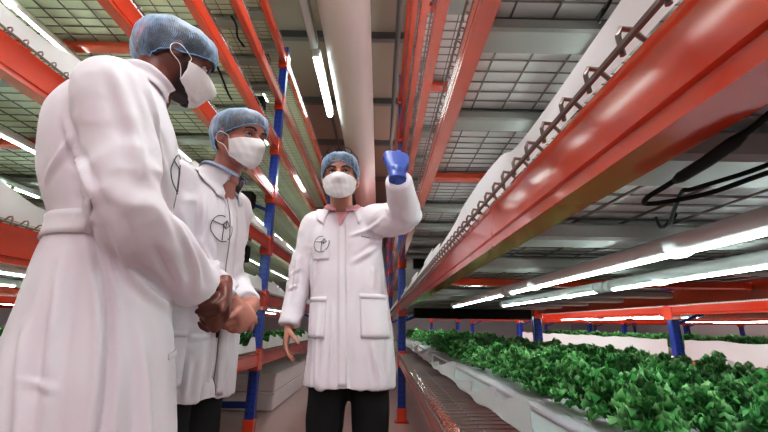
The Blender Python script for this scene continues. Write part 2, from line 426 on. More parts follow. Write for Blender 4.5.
cable('power_cable', [(.31, .20, 1.035), (.29, .262, 1.02), (.272, .315, 1.018), (.275, .335, 1.02), (.34, .44, 1.02), (.345, .435, 1.03), (.375, .50, 1.03), (.41, .555, 1.06)], .002,
      'thin black cable dropping from the sleeve connector to the nearest light tube')
cable('power_cable', [(.43, .55, 1.60), (.435, .575, 1.53), (.43, .60, 1.50), (.425, .63, 1.488), (.445, .66, 1.51), (.47, .68, 1.56)], .003,
      'black cable end hanging under the tier above the big orange beam')
cable('power_cable', [(XL - .09, 2.36, 3.06), (XL - .05, 2.37, 2.99), (XL - .065, 2.45, 2.955), (XL - .05, 2.55, 2.955), (XL - .1, 2.62, 3.03)], .007,
      'black cable loop hanging behind a high orange beam of the left rack')
cable('power_cable', [(XL - .1, 2.25, 2.58), (XL - .0655, 2.3, 2.5), (XL - .0655, 2.42, 2.46), (XL - .07, 2.5, 2.46), (XL - .12, 2.6, 2.53)], .007,
      'black cable loop hanging behind the left rack beam just over the second man')

# foam boxes stacked on the floor under the left rack
for z, dz, lab, s in ((0, .185, 'lower', 0), (.187, .185, 'upper', .012)):
    e = empty('foam_box', (-1.62, 6.0, z))
    w, l = 1.0 + s, 2.9 + s
    MB().chamfer_box((0, 0, dz / 2 - .012), (w, l, dz - .026), .012).build('box_body', M['foam'], e)
    MB().chamfer_box((0, 0, dz - .014), (w + .02, l + .02, .026), .006).build('lid', M['foam'], e)
    tag(e, 'long white foam box lying on the floor under the left rack, %s of the two' % lab, 'box', 'white foam boxes under the left rack')

# ------------------------------------------------------------------ lettuce
def lettuce_mesh(seed, high=.15, leaves=110, size=.62):
    r = random.Random(seed); mb = MB(); tone = []
    for i in range(leaves):
        q = i / (leaves - 1); az = i * 2.39996 + r.uniform(-.3, .3)
        ln = lerp(.05, .105, q) * r.uniform(.8, 1.2) * size; wd = lerp(.014, .024, q) * r.uniform(.8, 1.25) * size
        h0 = lerp(.085, .004, q) * high / .15 * r.uniform(.7, 1.2)
        t0 = lerp(.15, .75, q) + r.uniform(-.15, .15); t1 = lerp(.8, 1.9, q) + r.uniform(-.35, .25)
        k1, k2, p1 = r.uniform(10, 16), r.uniform(4, 7), r.uniform(0, 6); ca, sa = math.cos(az), math.sin(az)
        nu, nv = 7, 6; path = [(0.006, h0)]
        for a in range(nu - 1):
            t = lerp(t0, t1, a / (nu - 2)); path.append((path[-1][0] + math.sin(t) * ln / (nu - 1), path[-1][1] + math.cos(t) * ln * high / .115 / (nu - 1)))
        bt = r.uniform(.12, .62) * lerp(1.1, .8, q)
        def fn(u, v):
            a = u * (nu - 1); a0 = min(int(a), nu - 2); f = a - a0
            rr = lerp(path[a0][0], path[a0 + 1][0], f); zz = lerp(path[a0][1], path[a0 + 1][1], f)
            s = v * 2 - 1; jag = 1 + .30 * math.sin(u * k1 * 1.9 + p1 + 2 * s)
            w = wd * (.14 + .86 * min(1, u * 1.6) ** .9) * (1 if u < .75 else 1 - (u - .75) * 1.5) * (jag if abs(s) > .5 else 1)
            ruf = .012 * size * abs(s) ** 1.2 * (math.sin(u * k1 * 1.3 + p1 + (2 if s > 0 else 0)) + .8 * math.sin(u * k1 * 2.3 + 2 * p1)) * min(1, u * 2) + (.010 * math.sin(s * k2 + p1) * u if u > .5 else 0)
            t = lerp(t0, t1, u); cup = .35 * wd * s * s * (1 - u * .6)
            rr2 = rr - math.cos(t) * (cup + ruf); zz2 = max(.001, zz + math.sin(t) * (cup + ruf) * .9)
            tone.append(max(0, min(1, bt + .06 + .26 * abs(s) ** 2 + .2 * u - .12 + .45 * ruf / .012 * .5)))  # ruffles get a lighter tone: highlights put into the leaf colour
            return (ca * rr2 - sa * s * w, sa * rr2 + ca * s * w, zz2)
        mb.grid(fn, nu, nv)
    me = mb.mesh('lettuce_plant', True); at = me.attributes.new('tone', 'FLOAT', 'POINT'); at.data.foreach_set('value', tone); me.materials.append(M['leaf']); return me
LM = [lettuce_mesh(s) for s in range(11, 17)]
LS = [lettuce_mesh(s, high=.10, leaves=20, size=.9) for s in range(31, 34)]
def plant(x, y, z, s, label, group, pool=LM):
    o = link('lettuce_plant', rnd.choice(pool), None, None, (x, y, z)); o.rotation_euler = (rnd.uniform(-.05, .05), rnd.uniform(-.05, .05), rnd.uniform(0, 6.28)); o.scale = (s, s, s * rnd.uniform(.85, 1.12))
    tag(o, label, 'lettuce', group); return o
zb = LV_R[0] + .043; cnt = 0
y = .935
while y < 3.98:
    for c in range(6):
        x = .595 + c * .157 + rnd.uniform(-.02, .02)
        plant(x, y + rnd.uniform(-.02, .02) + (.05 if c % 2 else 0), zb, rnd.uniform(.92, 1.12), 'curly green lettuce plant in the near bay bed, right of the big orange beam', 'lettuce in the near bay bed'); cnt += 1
    y += .148
y = 4.3
while y < 8.2:
    for c in range(5):
        plant(.62 + c * .19 + rnd.uniform(-.03, .03), y + rnd.uniform(-.03, .03), zb, rnd.uniform(1.05, 1.3), 'green lettuce plant in the bed beyond the blue post, low on the right rack', 'lettuce in the bed past the post'); cnt += 1
    y += .24
zl = LV_L[0] + .026
y = 3.85
while y < 6.6:
    for c in range(2):
        plant(-1.22 - c * .2, y + rnd.uniform(-.03, .03), zl, rnd.uniform(.9, 1.1), 'bright green lettuce plant on the lowest tier of the left rack', 'lettuce on the lowest left tier'); cnt += 1
    y += .16
for k in range(9):
    plant(-1.2 - (k % 2) * .14, 1.0 + k * .1, LV_L[1] + .026, rnd.uniform(.85, 1.1), 'green lettuce plant behind the white film left of the nearest man', 'lettuce left of the nearest man'); cnt += 1
for k in range(14):
    plant(-1.22 - (k % 2) * .15, 3.85 + k * .14, LV_L[1] + .026, rnd.uniform(.6, .8), 'small green seedling on the second tier of the left rack, past the post', 'seedlings on the second left tier', LS); cnt += 1
for k in range(10):
    plant(-1.22 - (k % 2) * .15, 4.0 + k * .2, LV_L[2] + .026, rnd.uniform(.6, .8), 'small green seedling on the third tier of the left rack, past the post', 'seedlings on the third left tier', LS); cnt += 1
# what is too far to count: the strip of lettuce on the second right rack and beyond
def strip(x0, x1, y0, y1, z, step, label, s0=1.0):
    vs, fs, tn = [], [], []; k = 0; yy = y0
    while yy < y1:
        xx = x0
        while xx < x1:
            me = LS[k % 3]; k += 1; a = rnd.uniform(0, 6.28); s = s0 * rnd.uniform(.9, 1.2); ca, sa = math.cos(a) * s, math.sin(a) * s; b = len(vs)
            for v in me.vertices: vs.append((xx + ca * v.co.x - sa * v.co.y, yy + sa * v.co.x + ca * v.co.y, z + v.co.z * s))
            for p in me.polygons: fs.append(tuple(i + b for i in p.vertices))
            tn.extend(d.value for d in me.attributes['tone'].data)
            xx += step
        yy += step
    me = bpy.data.meshes.new('lettuce_bed'); me.from_pydata(vs, [], fs); me.polygons.foreach_set('use_smooth', [True] * len(fs))
    at = me.attributes.new('tone', 'FLOAT', 'POINT'); at.data.foreach_set('value', tn)
    o = link('lettuce_bed', me, M['leaf']); tag(o, label, 'lettuce', None, 'stuff')
strip(3.03, 3.45, 2.0, 7.9, LV_R[0] + .07, .2, 'distant row of green lettuce on the second right rack behind the white liner', 1.5)
strip(5.62, 5.95, 5.0, 8.7, LV_R[0] + .05, .24, 'farthest strip of green lettuce low on the last right rack', 1.4)
strip(-4.4, -3.95, 3.1, 6.6, LV_L[0] + .03, .24, 'distant green lettuce on the second left rack', 1.3)

# ------------------------------------------------------------------ light
def area(name, loc, target, size, power, col=(1, 1, 1), sy=None):
    l = bpy.data.lights.new(name, 'AREA'); l.energy = power; l.color = col; l.size = size
    if sy: l.shape = 'RECTANGLE'; l.size_y = sy
    o = bpy.data.objects.new(name, l); COL.objects.link(o); o.location = loc
    o.rotation_euler = (Vector(target) - Vector(loc)).to_track_quat('-Z', 'Y').to_euler(); return o
area('added_fill_light', (-.35, -2.4, 3.2), (-.4, 2.0, 1.0), 2.2, 50, (1, .95, .965))  # soft fill added behind the camera to brighten the people
area('added_fill_light', (-.42, .8, 3.8), (-.42, 1.0, 0), .8, 75, (1, .98, .97), 3.0)  # unseen overhead fill, added above the frame over the near aisle
area('added_fill_light', (2.2, 5.5, 3.95), (2.2, 5.5, 0), .8, 520, (1, 1, 1), 8)  # added fill, brightens the second right rack and its liner
area('added_fill_light', (4.85, 8.5, 3.95), (4.8, 8.5, 0), 1, 350, (1, 1, 1), 10)  # added fill for the far racks on the right
area('added_fill_light', (-3.1, 5.5, 3.95), (-3.1, 5.5, 0), .8, 150, (1, 1, 1), 8)  # added fill between the two left racks
w = bpy.data.worlds.new('world'); scene.world = w; w.use_nodes = True
w.node_tree.nodes['Background'].inputs[0].default_value = (.8, .8, .82, 1); w.node_tree.nodes['Background'].inputs[1].default_value = .3
scene.view_settings.view_transform = 'Standard'; scene.view_settings.look = 'None'; scene.view_settings.exposure = .25
scene.view_settings.use_curve_mapping = True
cm = scene.view_settings.curve_mapping; cv = cm.curves[3]
cv.points.new(.05, .033); cv.points.new(.22, .20); cv.points.new(.6, .66); cm.update()
scene.cycles.use_denoising = True; scene.cycles.max_bounces = 6; scene.cycles.diffuse_bounces = 4; scene.cycles.sample_clamp_indirect = 6; scene.cycles.transparent_max_bounces = 12
# ================================================================== people
def V(*a): return Vector(a)
def att_skin(name, col, dark, rough=.45):
    m = mat(name, col, rough, sss=.08, bump=.06, bscale=180); nt = m.node_tree; b = nt.nodes['Principled BSDF']
    at = nt.nodes.new('ShaderNodeAttribute'); at.attribute_name = 'beard'
    tc = nt.nodes.new('ShaderNodeTexCoord'); n = nt.nodes.new('ShaderNodeTexNoise'); n.inputs['Scale'].default_value = 14; nt.links.new(tc.outputs['Object'], n.inputs['Vector'])
    m1 = nt.nodes.new('ShaderNodeMix'); m1.data_type = 'RGBA'; m1.inputs[6].default_value = tuple(c * .8 for c in col[:3]) + (1,); m1.inputs[7].default_value = tuple(min(1, c * 1.18) for c in col[:3]) + (1,)
    nt.links.new(n.outputs['Fac'], m1.inputs[0])
    m2 = nt.nodes.new('ShaderNodeMix'); m2.data_type = 'RGBA'; nt.links.new(at.outputs['Fac'], m2.inputs[0]); nt.links.new(m1.outputs[2], m2.inputs[6]); m2.inputs[7].default_value = dark
    nt.links.new(m2.outputs[2], b.inputs['Base Color']); return m
M['coat'] = mat('white_coat_cotton', (.77, .73, .775, 1), .8, sheen=.1, bump=.04, bscale=420)
M['coat_trim'] = mat('white_coat_trim', (.78, .745, .785, 1), .8, sheen=.1)
M['mask'] = mat('white_mask_fleece', (.84, .83, .83, 1), .8, trans=.12)
M['loop'] = mat('white_elastic', (.85, .85, .85, 1), .6)
M['trouser'] = mat('black_trousers', (.010, .010, .011, 1), .8)
M['shoe'] = mat('black_shoe', (.012, .011, .011, 1), .4)
M['glove'] = mat('blue_nitrile', (.06, .11, .38, 1), .38, var=.15, scale=30, bump=.12, bscale=55)
M['pink'] = mat('pink_shirt', (.74, .40, .44, 1), .75)
M['plaid'] = mat('blue_grey_shirt', (.30, .33, .44, 1), .75, var=.35, scale=120)
M['ink'] = mat('green_grey_stitching', (.05, .085, .075, 1), .7)
M['hair_dark'] = mat('dark_hair', (.012, .009, .008, 1), .5)
M['hair_grey'] = mat('greying_hair', (.09, .075, .065, 1), .55)
M['eye'] = mat('eye_white', (.62, .56, .54, 1), .2)
M['iris'] = mat('dark_iris', (.012, .007, .005, 1), .15)
M['glasses'] = mat('glasses_frame', (.01, .01, .01, 1), .25)
M['lens'] = mat('dark_lens', (.03, .03, .035, 1), .08)

def net_material(name, col, clear):
    m = bpy.data.materials.new(name); m.use_nodes = True; nt = m.node_tree; b = nt.nodes['Principled BSDF']
    b.inputs['Base Color'].default_value = col; b.inputs['Roughness'].default_value = .45
    tc = nt.nodes.new('ShaderNodeTexCoord'); uv = nt.nodes.new('ShaderNodeAttribute'); uv.attribute_name = 'weave'
    w = nt.nodes.new('ShaderNodeTexWave'); w.inputs['Scale'].default_value = 1.0; w.inputs['Distortion'].default_value = 3.5; w.inputs['Detail'].default_value = 3; w.inputs['Detail Scale'].default_value = 1.2
    nt.links.new(uv.outputs['Vector'], w.inputs['Vector'])
    n = nt.nodes.new('ShaderNodeTexNoise'); n.inputs['Scale'].default_value = 26; n.inputs['Detail'].default_value = 3; nt.links.new(tc.outputs['Object'], n.inputs['Vector'])
    a = nt.nodes.new('ShaderNodeMath'); a.operation = 'MULTIPLY_ADD'; a.inputs[1].default_value = .14; a.inputs[2].default_value = clear - .07; nt.links.new(w.outputs['Fac'], a.inputs[0])
    c = nt.nodes.new('ShaderNodeMath'); c.operation = 'MULTIPLY_ADD'; c.inputs[1].default_value = .9; c.inputs[2].default_value = -.45; nt.links.new(n.outputs['Fac'], c.inputs[0])
    s = nt.nodes.new('ShaderNodeMath'); s.operation = 'ADD'; s.use_clamp = True; nt.links.new(a.outputs[0], s.inputs[0]); nt.links.new(c.outputs[0], s.inputs[1])
    # seen edge-on the gauze closes up
    lw = nt.nodes.new('ShaderNodeLayerWeight'); lw.inputs['Blend'].default_value = .35
    e = nt.nodes.new('ShaderNodeMath'); e.operation = 'SUBTRACT'; e.use_clamp = True; nt.links.new(s.outputs[0], e.inputs[0])
    f = nt.nodes.new('ShaderNodeMath'); f.operation = 'MULTIPLY'; f.inputs[1].default_value = .85; nt.links.new(lw.outputs['Facing'], f.inputs[0]); nt.links.new(f.outputs[0], e.inputs[1])
    t = nt.nodes.new('ShaderNodeBsdfTransparent'); tl = nt.nodes.new('ShaderNodeBsdfTranslucent'); tl.inputs[0].default_value = col
    m0 = nt.nodes.new('ShaderNodeMixShader'); m0.inputs[0].default_value = .3; nt.links.new(b.outputs[0], m0.inputs[1]); nt.links.new(tl.outputs[0], m0.inputs[2])
    mx = nt.nodes.new('ShaderNodeMixShader'); nt.links.new(e.outputs[0], mx.inputs[0]); nt.links.new(m0.outputs[0], mx.inputs[1]); nt.links.new(t.outputs[0], mx.inputs[2])
    nt.links.new(mx.outputs[0], nt.nodes['Material Output'].inputs[0]); return m
M['net'] = net_material('blue_hair_net', (.46, .65, .88, 1), .84)
M['net_band'] = mat('blue_net_elastic', (.22, .45, .75, 1), .6)

# ---- mesh tools
def ring(c, a, b, ra, rb, n=28, ex=2.2):
    out = []
    for i in range(n):
        t = 2 * PI * i / n; ct, st = math.cos(t), math.sin(t)
        x = math.copysign(abs(ct) ** (2 / ex), ct) * ra; y = math.copysign(abs(st) ** (2 / ex), st) * rb
        out.append(c + a * x + b * y)
    return out
def loft(mb, rings):
    n = len(rings[0]); vs = [p for r in rings for p in r]; fs = []
    for k in range(len(rings) - 1):
        for i in range(n):
            j = (i + 1) % n; fs.append((k * n + i, k * n + j, (k + 1) * n + j, (k + 1) * n + i))
    fs += [tuple(reversed(range(n))), tuple(range((len(rings) - 1) * n, len(rings) * n))]
    mb.add(vs, fs)
def capsule(mb, pts, rs, seg=14):
    """tapered tube with rounded ends"""
    pts = [Vector(p) for p in pts]; P = []; Rr = []
    d0 = (pts[0] - pts[1]).normalized(); d1 = (pts[-1] - pts[-2]).normalized()
    for t in (.98, .8, .45): P.append(pts[0] + d0 * rs[0] * t); Rr.append(rs[0] * math.sqrt(1 - t * t))
    P += pts; Rr += list(rs)
    for t in (.45, .8, .98): P.append(pts[-1] + d1 * rs[-1] * t); Rr.append(rs[-1] * math.sqrt(1 - t * t))
    mb.tube(P, Rr, seg)
def spline(pts, k=6):
    P = [Vector(p) for p in pts]; out = []
    for i in range(len(P) - 1):
        p0, p1, p2, p3 = P[max(i - 1, 0)], P[i], P[i + 1], P[min(i + 2, len(P) - 1)]
        for t in range(k):
            t /= k; out.append(.5 * ((2 * p1) + (p2 - p0) * t + (2 * p0 - 5 * p1 + 4 * p2 - p3) * t * t + (3 * p1 - p0 - 3 * p2 + p3) * t ** 3))
    return out + [P[-1]]
def splinef(vals, k=6): return [p.x for p in spline([(v, 0, 0) for v in vals], k)]
def remesh(mb, voxel):
    me = mb.mesh('tmp'); o = bpy.data.objects.new('tmp', me); COL.objects.link(o)
    md = o.modifiers.new('r', 'REMESH'); md.mode = 'VOXEL'; md.voxel_size = voxel; md.adaptivity = 0
    dg = bpy.context.evaluated_depsgraph_get(); dg.update(); ev = o.evaluated_get(dg); m2 = ev.to_mesh()
    v = np.empty(len(m2.vertices) * 3); m2.vertices.foreach_get('co', v); v = v.reshape(-1, 3)
    f = [tuple(p.vertices) for p in m2.polygons]; e = np.empty(len(m2.edges) * 2, dtype=np.int64); m2.edges.foreach_get('vertices', e); e = e.reshape(-1, 2)
    ev.to_mesh_clear(); bpy.data.objects.remove(o); bpy.data.meshes.remove(me); return v, f, e
def smooth(v, e, it, lam=.5, mask=None):
    deg = np.bincount(e.ravel(), minlength=len(v)).astype(float)[:, None]
    for k in range(it):
        s = np.zeros_like(v); np.add.at(s, e[:, 0], v[e[:, 1]]); np.add.at(s, e[:, 1], v[e[:, 0]])
        d = (s / np.maximum(deg, 1) - v) * lam
        v = v + (d if mask is None else d * mask[:, None])
    return v
def normals(v, f):
    me = bpy.data.meshes.new('n'); me.from_pydata(v.tolist(), [], f); me.update()
    n = np.empty(len(v) * 3); me.vertex_normals.foreach_get('vector', n); bpy.data.meshes.remove(me); return n.reshape(-1, 3)
def tomesh(name, v, f, O, m=None):
    me = bpy.data.meshes.new(name); me.from_pydata((v - np.array(O)).tolist(), [], f); me.polygons.foreach_set('use_smooth', [True] * len(f)); me.update()
    if m: me.materials.append(m)
    return me
def seg_dist(v, a, b):
    a = np.array(a); b = np.array(b); d = b - a; t = np.clip(((v - a) @ d) / (d @ d), 0, 1); q = a + t[:, None] * d; return np.linalg.norm(v - q, axis=1), t
def poly_dist(v, pts):
    best = np.full(len(v), 1e9); tt = np.zeros(len(v)); n = len(pts) - 1
    for i in range(n):
        d, t = seg_dist(v, pts[i], pts[i + 1]); m = d < best; best[m] = d[m]; tt[m] = (i + t[m]) / n
    return best, tt

class Fig:
    """a standing person: r = to the person's right, f = forward, u = up, measured from the floor point O"""
    def __init__(s, O, ang):
        a = math.radians(ang); s.O = V(O[0], O[1], 0); s.f = V(math.cos(a), math.sin(a), 0); s.r = V(math.sin(a), -math.cos(a), 0); s.u = V(0, 0, 1)
    def p(s, r, f, u): return s.O + s.r * r + s.f * f + s.u * u

def sleeve(mb, path, radii, ex_r=.0):
    P = spline(path, 6); Rr = splinef(radii, 6)
    e = (P[-1] - P[-2]).normalized()
    P2 = P + [P[-1] + e * .001, P[-1] - e * .02, P[-1] - e * .04]; R2 = Rr + [Rr[-1] - .007, Rr[-1] - .010, Rr[-1] - .018]
    capsule_start = P2[0]; mb.tube(P2, R2, 24)
    mb.ico(capsule_start, Rr[0] * .98, None, 20, 12)

def build_coat(fig, rings, arms, seed, voxel=.0068, skirt=.010, amp=.006, folds=(), belt=None, creases=(), sleeve_k=1.0):
    """rings: (z, centre r, centre f, half width, half depth, exponent) from the hem up"""
    mb = MB(); rr = []
    zs = [q[0] for q in rings]; K = 5
    cols = [splinef([q[i] for q in rings], K) for i in range(6)]
    hem = (cols[0][0], cols[1][0], cols[2][0], cols[3][0], cols[4][0], cols[5][0])
    for dz, ins in ((.07, .035), (.05, .016), (.0, .010)):
        rr.append(ring(fig.p(hem[1], hem[2], hem[0] + dz), fig.r, fig.f, hem[3] - ins, hem[4] - ins, 64, hem[5]))
    for z, cr, cf, hw, hd, ex in zip(*cols): rr.append(ring(fig.p(cr, cf, z), fig.r, fig.f, hw, hd, 64, ex))
    loft(mb, rr)
    for path, radii in arms: sleeve(mb, path, radii)
    v, f, e = remesh(mb, voxel)
    hemz = hem[0]; zt = rings[-1][0]
    v = smooth(v, e, 6)
    # blend the shoulders a little more
    mk = np.clip((v[:, 2] - (zt - .36)) / .1, 0, 1); v = smooth(v, e, 14, .5, mk)
    n = normals(v, f); O = np.array(fig.O); R_, F_ = np.array(fig.r), np.array(fig.f)
    disp = np.zeros(len(v))
    lr = (v - O) @ R_; lf = (v - O) @ F_; lz = v[:, 2]
    near = np.full(len(v), 9.); arm_t = np.zeros(len(v)); arm_i = np.zeros(len(v), int)
    for i, (path, radii) in enumerate(arms):
        d, t = poly_dist(v, [tuple(p) for p in spline(path, 3)]); m = (d / max(radii) < near); near[m] = d[m] / max(radii); arm_t[m] = t[m]; arm_i[m] = i
    onarm = np.clip((1.5 - near) / .3, 0, 1) * np.clip(arm_t / .2, 0, 1)
    ang = np.arctan2(lr, lf)
    nz = noise.noise
    for i in range(len(v)):
        z = lz[i]; a = onarm[i]; d = 0
        if a < 1:       # long hanging folds of the body and skirt
            h = min(1, max(0, (1.18 - z) / .5))
            q = V(math.sin(ang[i]) * 2.6 + seed, math.cos(ang[i]) * 2.6, z * .9)
            w = nz(q) + .5 * nz(q * 2.3 + V(7, 1, 3)); d += (1 - a) * (skirt * h * w * 1.7)
            c = nz(V(lr[i] * 9 + seed, lf[i] * 9, z * 3.2 + lr[i] * 5)); d += (1 - a) * amp * ((.5 - min(1, abs(c) * 2.6)) * 1.0 + nz(V(lr[i] * 4, lf[i] * 4 + seed, z * 6)) * 1.1)
        if a > 0:       # sleeve creases, strongest round the elbow
            t = arm_t[i]; k = .7 + 1.3 * math.exp(-((t - .55) / .22) ** 2) + .5 * math.exp(-((t - .95) / .1) ** 2)
            q = V(v[i, 0] * 7 + seed, v[i, 1] * 7, v[i, 2] * 13 + 4 * t); c = nz(q)
            c2 = nz(V(v[i, 0] * 11 - seed, v[i, 1] * 11, v[i, 2] * 17)); d += a * amp * sleeve_k * k * ((.5 - min(1, abs(c) * 2.6)) * 1.5 + .7 * (.4 - min(1, abs(c2) * 2.4)) + .8 * nz(V(v[i, 0] * 13, v[i, 1] * 13, v[i, 2] * 6 + seed)))
        disp[i] = d
    disp *= np.clip((zt - .03 - lz) / .08, 0.1, 1)
    for pts, w, a_ in folds:       # hand-placed creases and seams
        d, t = poly_dist(v, [tuple(fig.p(*q)) for q in pts]); disp += a_ * np.exp(-(d / w) ** 2) * np.sin(np.clip(t, .03, .97) * PI) ** .5
    bv0 = BVHTree.FromPolygons(v.tolist(), f) if creases else None
    for a_deg, pts, w, a_ in creases:      # sharp creases laid on the cloth from one side: a ridge with a groove beside it
        a = math.radians(a_deg); o_ = fig.r * math.sin(a) + fig.f * math.cos(a); t_ = V(0, 0, 1).cross(o_); P = []
        for lat, z in spline([(q[0], q[1], 0) for q in pts], 5) and [(q.x, q.y) for q in spline([(q[0], q[1], 0) for q in pts], 5)]:
            h = bv0.ray_cast(fig.O + o_ * 1.0 + t_ * lat + V(0, 0, z), -o_)
            if h[0] is not None: P.append(tuple(h[0]))
        if len(P) < 2: continue
        d, t = poly_dist(v, P); env = np.sin(np.clip(t, .02, .98) * PI) ** .6
        w = w * .85; disp += 1.5 * a_ * env * (np.exp(-(d / w) ** 2) - .55 * np.exp(-((d - 2.0 * w) / (1.1 * w)) ** 2))
    if belt:
        z0, z1, ins = belt; disp -= ins * np.exp(-((lz - (z0 + z1) / 2) / ((z1 - z0) * .9)) ** 2) * (1 - onarm)
    v = v + n * disp[:, None]; v = smooth(v, e, 1, .4)
    return v, f, BVHTree.FromPolygons(v.tolist(), f)

def hit(bvh, p, d, off=.003):
    h = bvh.ray_cast(p, d)
    return None if h[0] is None else h[0] - d * off
def patch(name, bvh, O, fn, d, m, parent, nu=8, nv=8, off=.003, thick=.0025):
    """a piece of cloth laid on the coat: fn(u,v) gives points that are pushed along d onto it"""
    pts = []; last = None
    for i in range(nu):
        for j in range(nv):
            h = hit(bvh, fn(i / (nu - 1), j / (nv - 1)), d, off); last = h if h is not None else last; pts.append(h)
    pts = [p if p is not None else last for p in pts]
    mb = MB(); mb.add([p - V(*O) for p in pts], [(i * nv + j, (i + 1) * nv + j, (i + 1) * nv + j + 1, i * nv + j + 1) for i in range(nu - 1) for j in range(nv - 1)])
    o = mb.build(name, m, parent, True); sd = o.modifiers.new('s', 'SOLIDIFY'); sd.thickness = thick; sd.offset = 0; return o
def stitch(name, bvh, O, lines, fn, d, m, parent, r=.0014, off=.0025):
    mb = MB()
    for ln in lines:
        pts = [hit(bvh, fn(*q), d, off) for q in ln]; pts = [p - V(*O) for p in pts if p is not None]
        if len(pts) > 1: mb.tube(pts, r, 6)
    return mb.build(name, m, parent, True)
def arc(cx, cy, rx, ry, a0, a1, n=18): return [(cx + rx * math.cos(math.radians(lerp(a0, a1, i / n))), cy + ry * math.sin(math.radians(lerp(a0, a1, i / n)))) for i in range(n + 1)]
def emblem(k):
    """thin line emblem: open round outline, a stem, a folded leaf"""
    g = [arc(0, 0, 1, 1.05, 75, 300), arc(.15, .1, .95, 1.0, -60, 20), [(.05, .35), (.08, -.1), (.02, -.55), (.05, -.95)], [(-.95, .45), (-.2, .3), (.05, .35)], [(.05, .35), (.45, .75), (.75, .35), (.3, .05), (.05, .35)], [(.45, .75), (.3, .05)]]
    return [[(x * k, y * k) for x, y in ln] for ln in g]

# ---- head
HEAD = [(.117, .012, -.030, .020), (.106, .055, -.070, .050), (.086, .079, -.090, .066), (.055, .094, -.101, .0755), (.022, .0965, -.104, .078), (0, .090, -.103, .0775), (-.03, .090, -.097, .0745), (-.055, .091, -.080, .070), (-.08, .091, -.045, .0625), (-.10, .089, -.005, .050), (-.117, .072, .020, .030)]
def head_profile(z):
    H = HEAD
    if z >= H[0][0]: return H[0][1:]
    for a, b in zip(H, H[1:]):
        if b[0] <= z <= a[0]:
            t = (a[0] - z) / (a[0] - b[0]); return tuple(lerp(a[i], b[i], t) for i in (1, 2, 3))
    return H[-1][1:]
def head_into(mb, Mx, neck_base, nr=.056):
    ax, ay, az = (Mx.to_3x3() @ V(1, 0, 0)), (Mx.to_3x3() @ V(0, 1, 0)), (Mx.to_3x3() @ V(0, 0, 1))
    rr = []
    zs = splinef([h[0] for h in HEAD], 3); fr = splinef([h[1] for h in HEAD], 3); bk = splinef([h[2] for h in HEAD], 3); hw = splinef([h[3] for h in HEAD], 3)
    for z, a, b, w in zip(zs, fr, bk, hw): rr.append(ring(Mx @ V(0, (a + b) / 2, z), ax, ay, w, (a - b) / 2, 40, 2.15))
    loft(mb, rr[::-1])
    P = lambda x, y, z: Mx @ V(x, y, z)
    capsule(mb, [P(0, .086, .012), P(0, .104, -.018), P(0, .113, -.036)], [.009, .011, .0135], 12)
    for s in (-1, 1):
        capsule(mb, [P(s * .010, .098, -.041), P(s * .011, .094, -.042)], [.008, .008], 8)
        rot = (Mx.to_3x3() @ Matrix.Rotation(s * .35, 3, 'Z') @ Matrix.Rotation(-.15, 3, 'X'))
        mb.ico(P(s * .083, -.012, -.012), (.0075, .019, .033), rot, 16, 12)
        mb.ico(P(s * .0775, -.004, -.014), (.009, .012, .024), rot, 12, 8)
        capsule(mb, [P(s * .030, .088, .024), P(s * .052, .076, .020)], [.011, .009], 8)
        capsule(mb, [P(s * .045, .066, -.03), P(s * .06, .04, -.025)], [.020, .016], 10)
    for x, z in ((0, -.073), (0, -.086)): capsule(mb, [P(-.020, .086, z), P(0, .0935, z), P(.020, .086, z)], [.005, .0075, .005], 8)
    b = Vector(neck_base); t = Mx @ V(0, -.032, -.045)
    mb.tube([b, lerp(b, t, .5), t, Mx @ V(0, -.03, 0)], [nr * 1.12, nr, nr * .98, nr * .9], 24)
def head_shape(v, n, Mx, sub=.011):
    """eye sockets and ear hollows pressed into the remeshed head"""
    Mi = Mx.inverted(); A = np.array(Mi)[:3, :3]; b = np.array(Mi)[:3, 3]; h = v @ A.T + b; fwd = np.array(Mx.to_3x3() @ V(0, 1, 0))
    for s in (-1, 1):
        d2 = ((h[:, 0] - s * .033) / .019) ** 2 + ((h[:, 2] - .002) / .011) ** 2 + ((h[:, 1] - .09) / .04) ** 2
        v = v - fwd * (sub * np.exp(-d2))[:, None]
        rt = np.array(Mx.to_3x3() @ V(s, 0, 0)); d2 = ((h[:, 1] + .010) / .009) ** 2 + ((h[:, 2] + .012) / .016) ** 2 + ((h[:, 0] - s * .092) / .012) ** 2
        v = v - rt * (.006 * np.exp(-d2))[:, None]
    return v, h
def cap_surface(Mx, O, front, back, side, puff, ripple, seed, pole=.125, nu=96, nv=22):
    """gathered cap over the skull: rim height follows front/side/back"""
    mb = MB(); weave = []
    def fn(u, v):
        a = 2 * PI * u; s_, c_ = math.sin(a), math.cos(a)       # c_ = forward
        rim = side + (front - side) * max(0, c_) ** 1.3 + (back - side) * max(0, -c_) ** 1.3
        z = rim + (pole - rim) * (1 - (1 - v) ** 1.7)
        zz = min(z, .1165); fr, bk, hw = head_profile(zz)
        cy = (fr + bk) / 2; hd = (fr - bk) / 2
        g = puff * (math.sin(min(1, v * 1.25 + .12) * PI) ** .7 if v < .7 else math.sin(min(1, v * 1.25 + .12) * PI)) * (1 + .5 * max(0, -c_))
        k = ripple * (1 - v) * math.sin(a * 26 + 2.2 * math.sin(a * 5 + seed)) + ripple * 1.3 * math.sin(a * 9 + seed + v * 4) * v * (1 - v) * 3 + .003
        shrink = 1 if z <= .1165 else 0
        e = 2 / 2.15; x = math.copysign(abs(s_) ** e, s_) * hw; y = math.copysign(abs(c_) ** e, c_) * hd
        L = math.hypot(x, y) + 1e-6; x += x / L * (g + k); y += y / L * (g + k)
        if v > .999: x = y = 0
        weave.append((u * 44 + .8 * math.sin(v * 9), v * 7, 0))
        return Mx @ V(x, cy + y, z + g * v * .9) - V(*O)
    mb.grid(fn, nu, nv, True); return mb, weave, fn
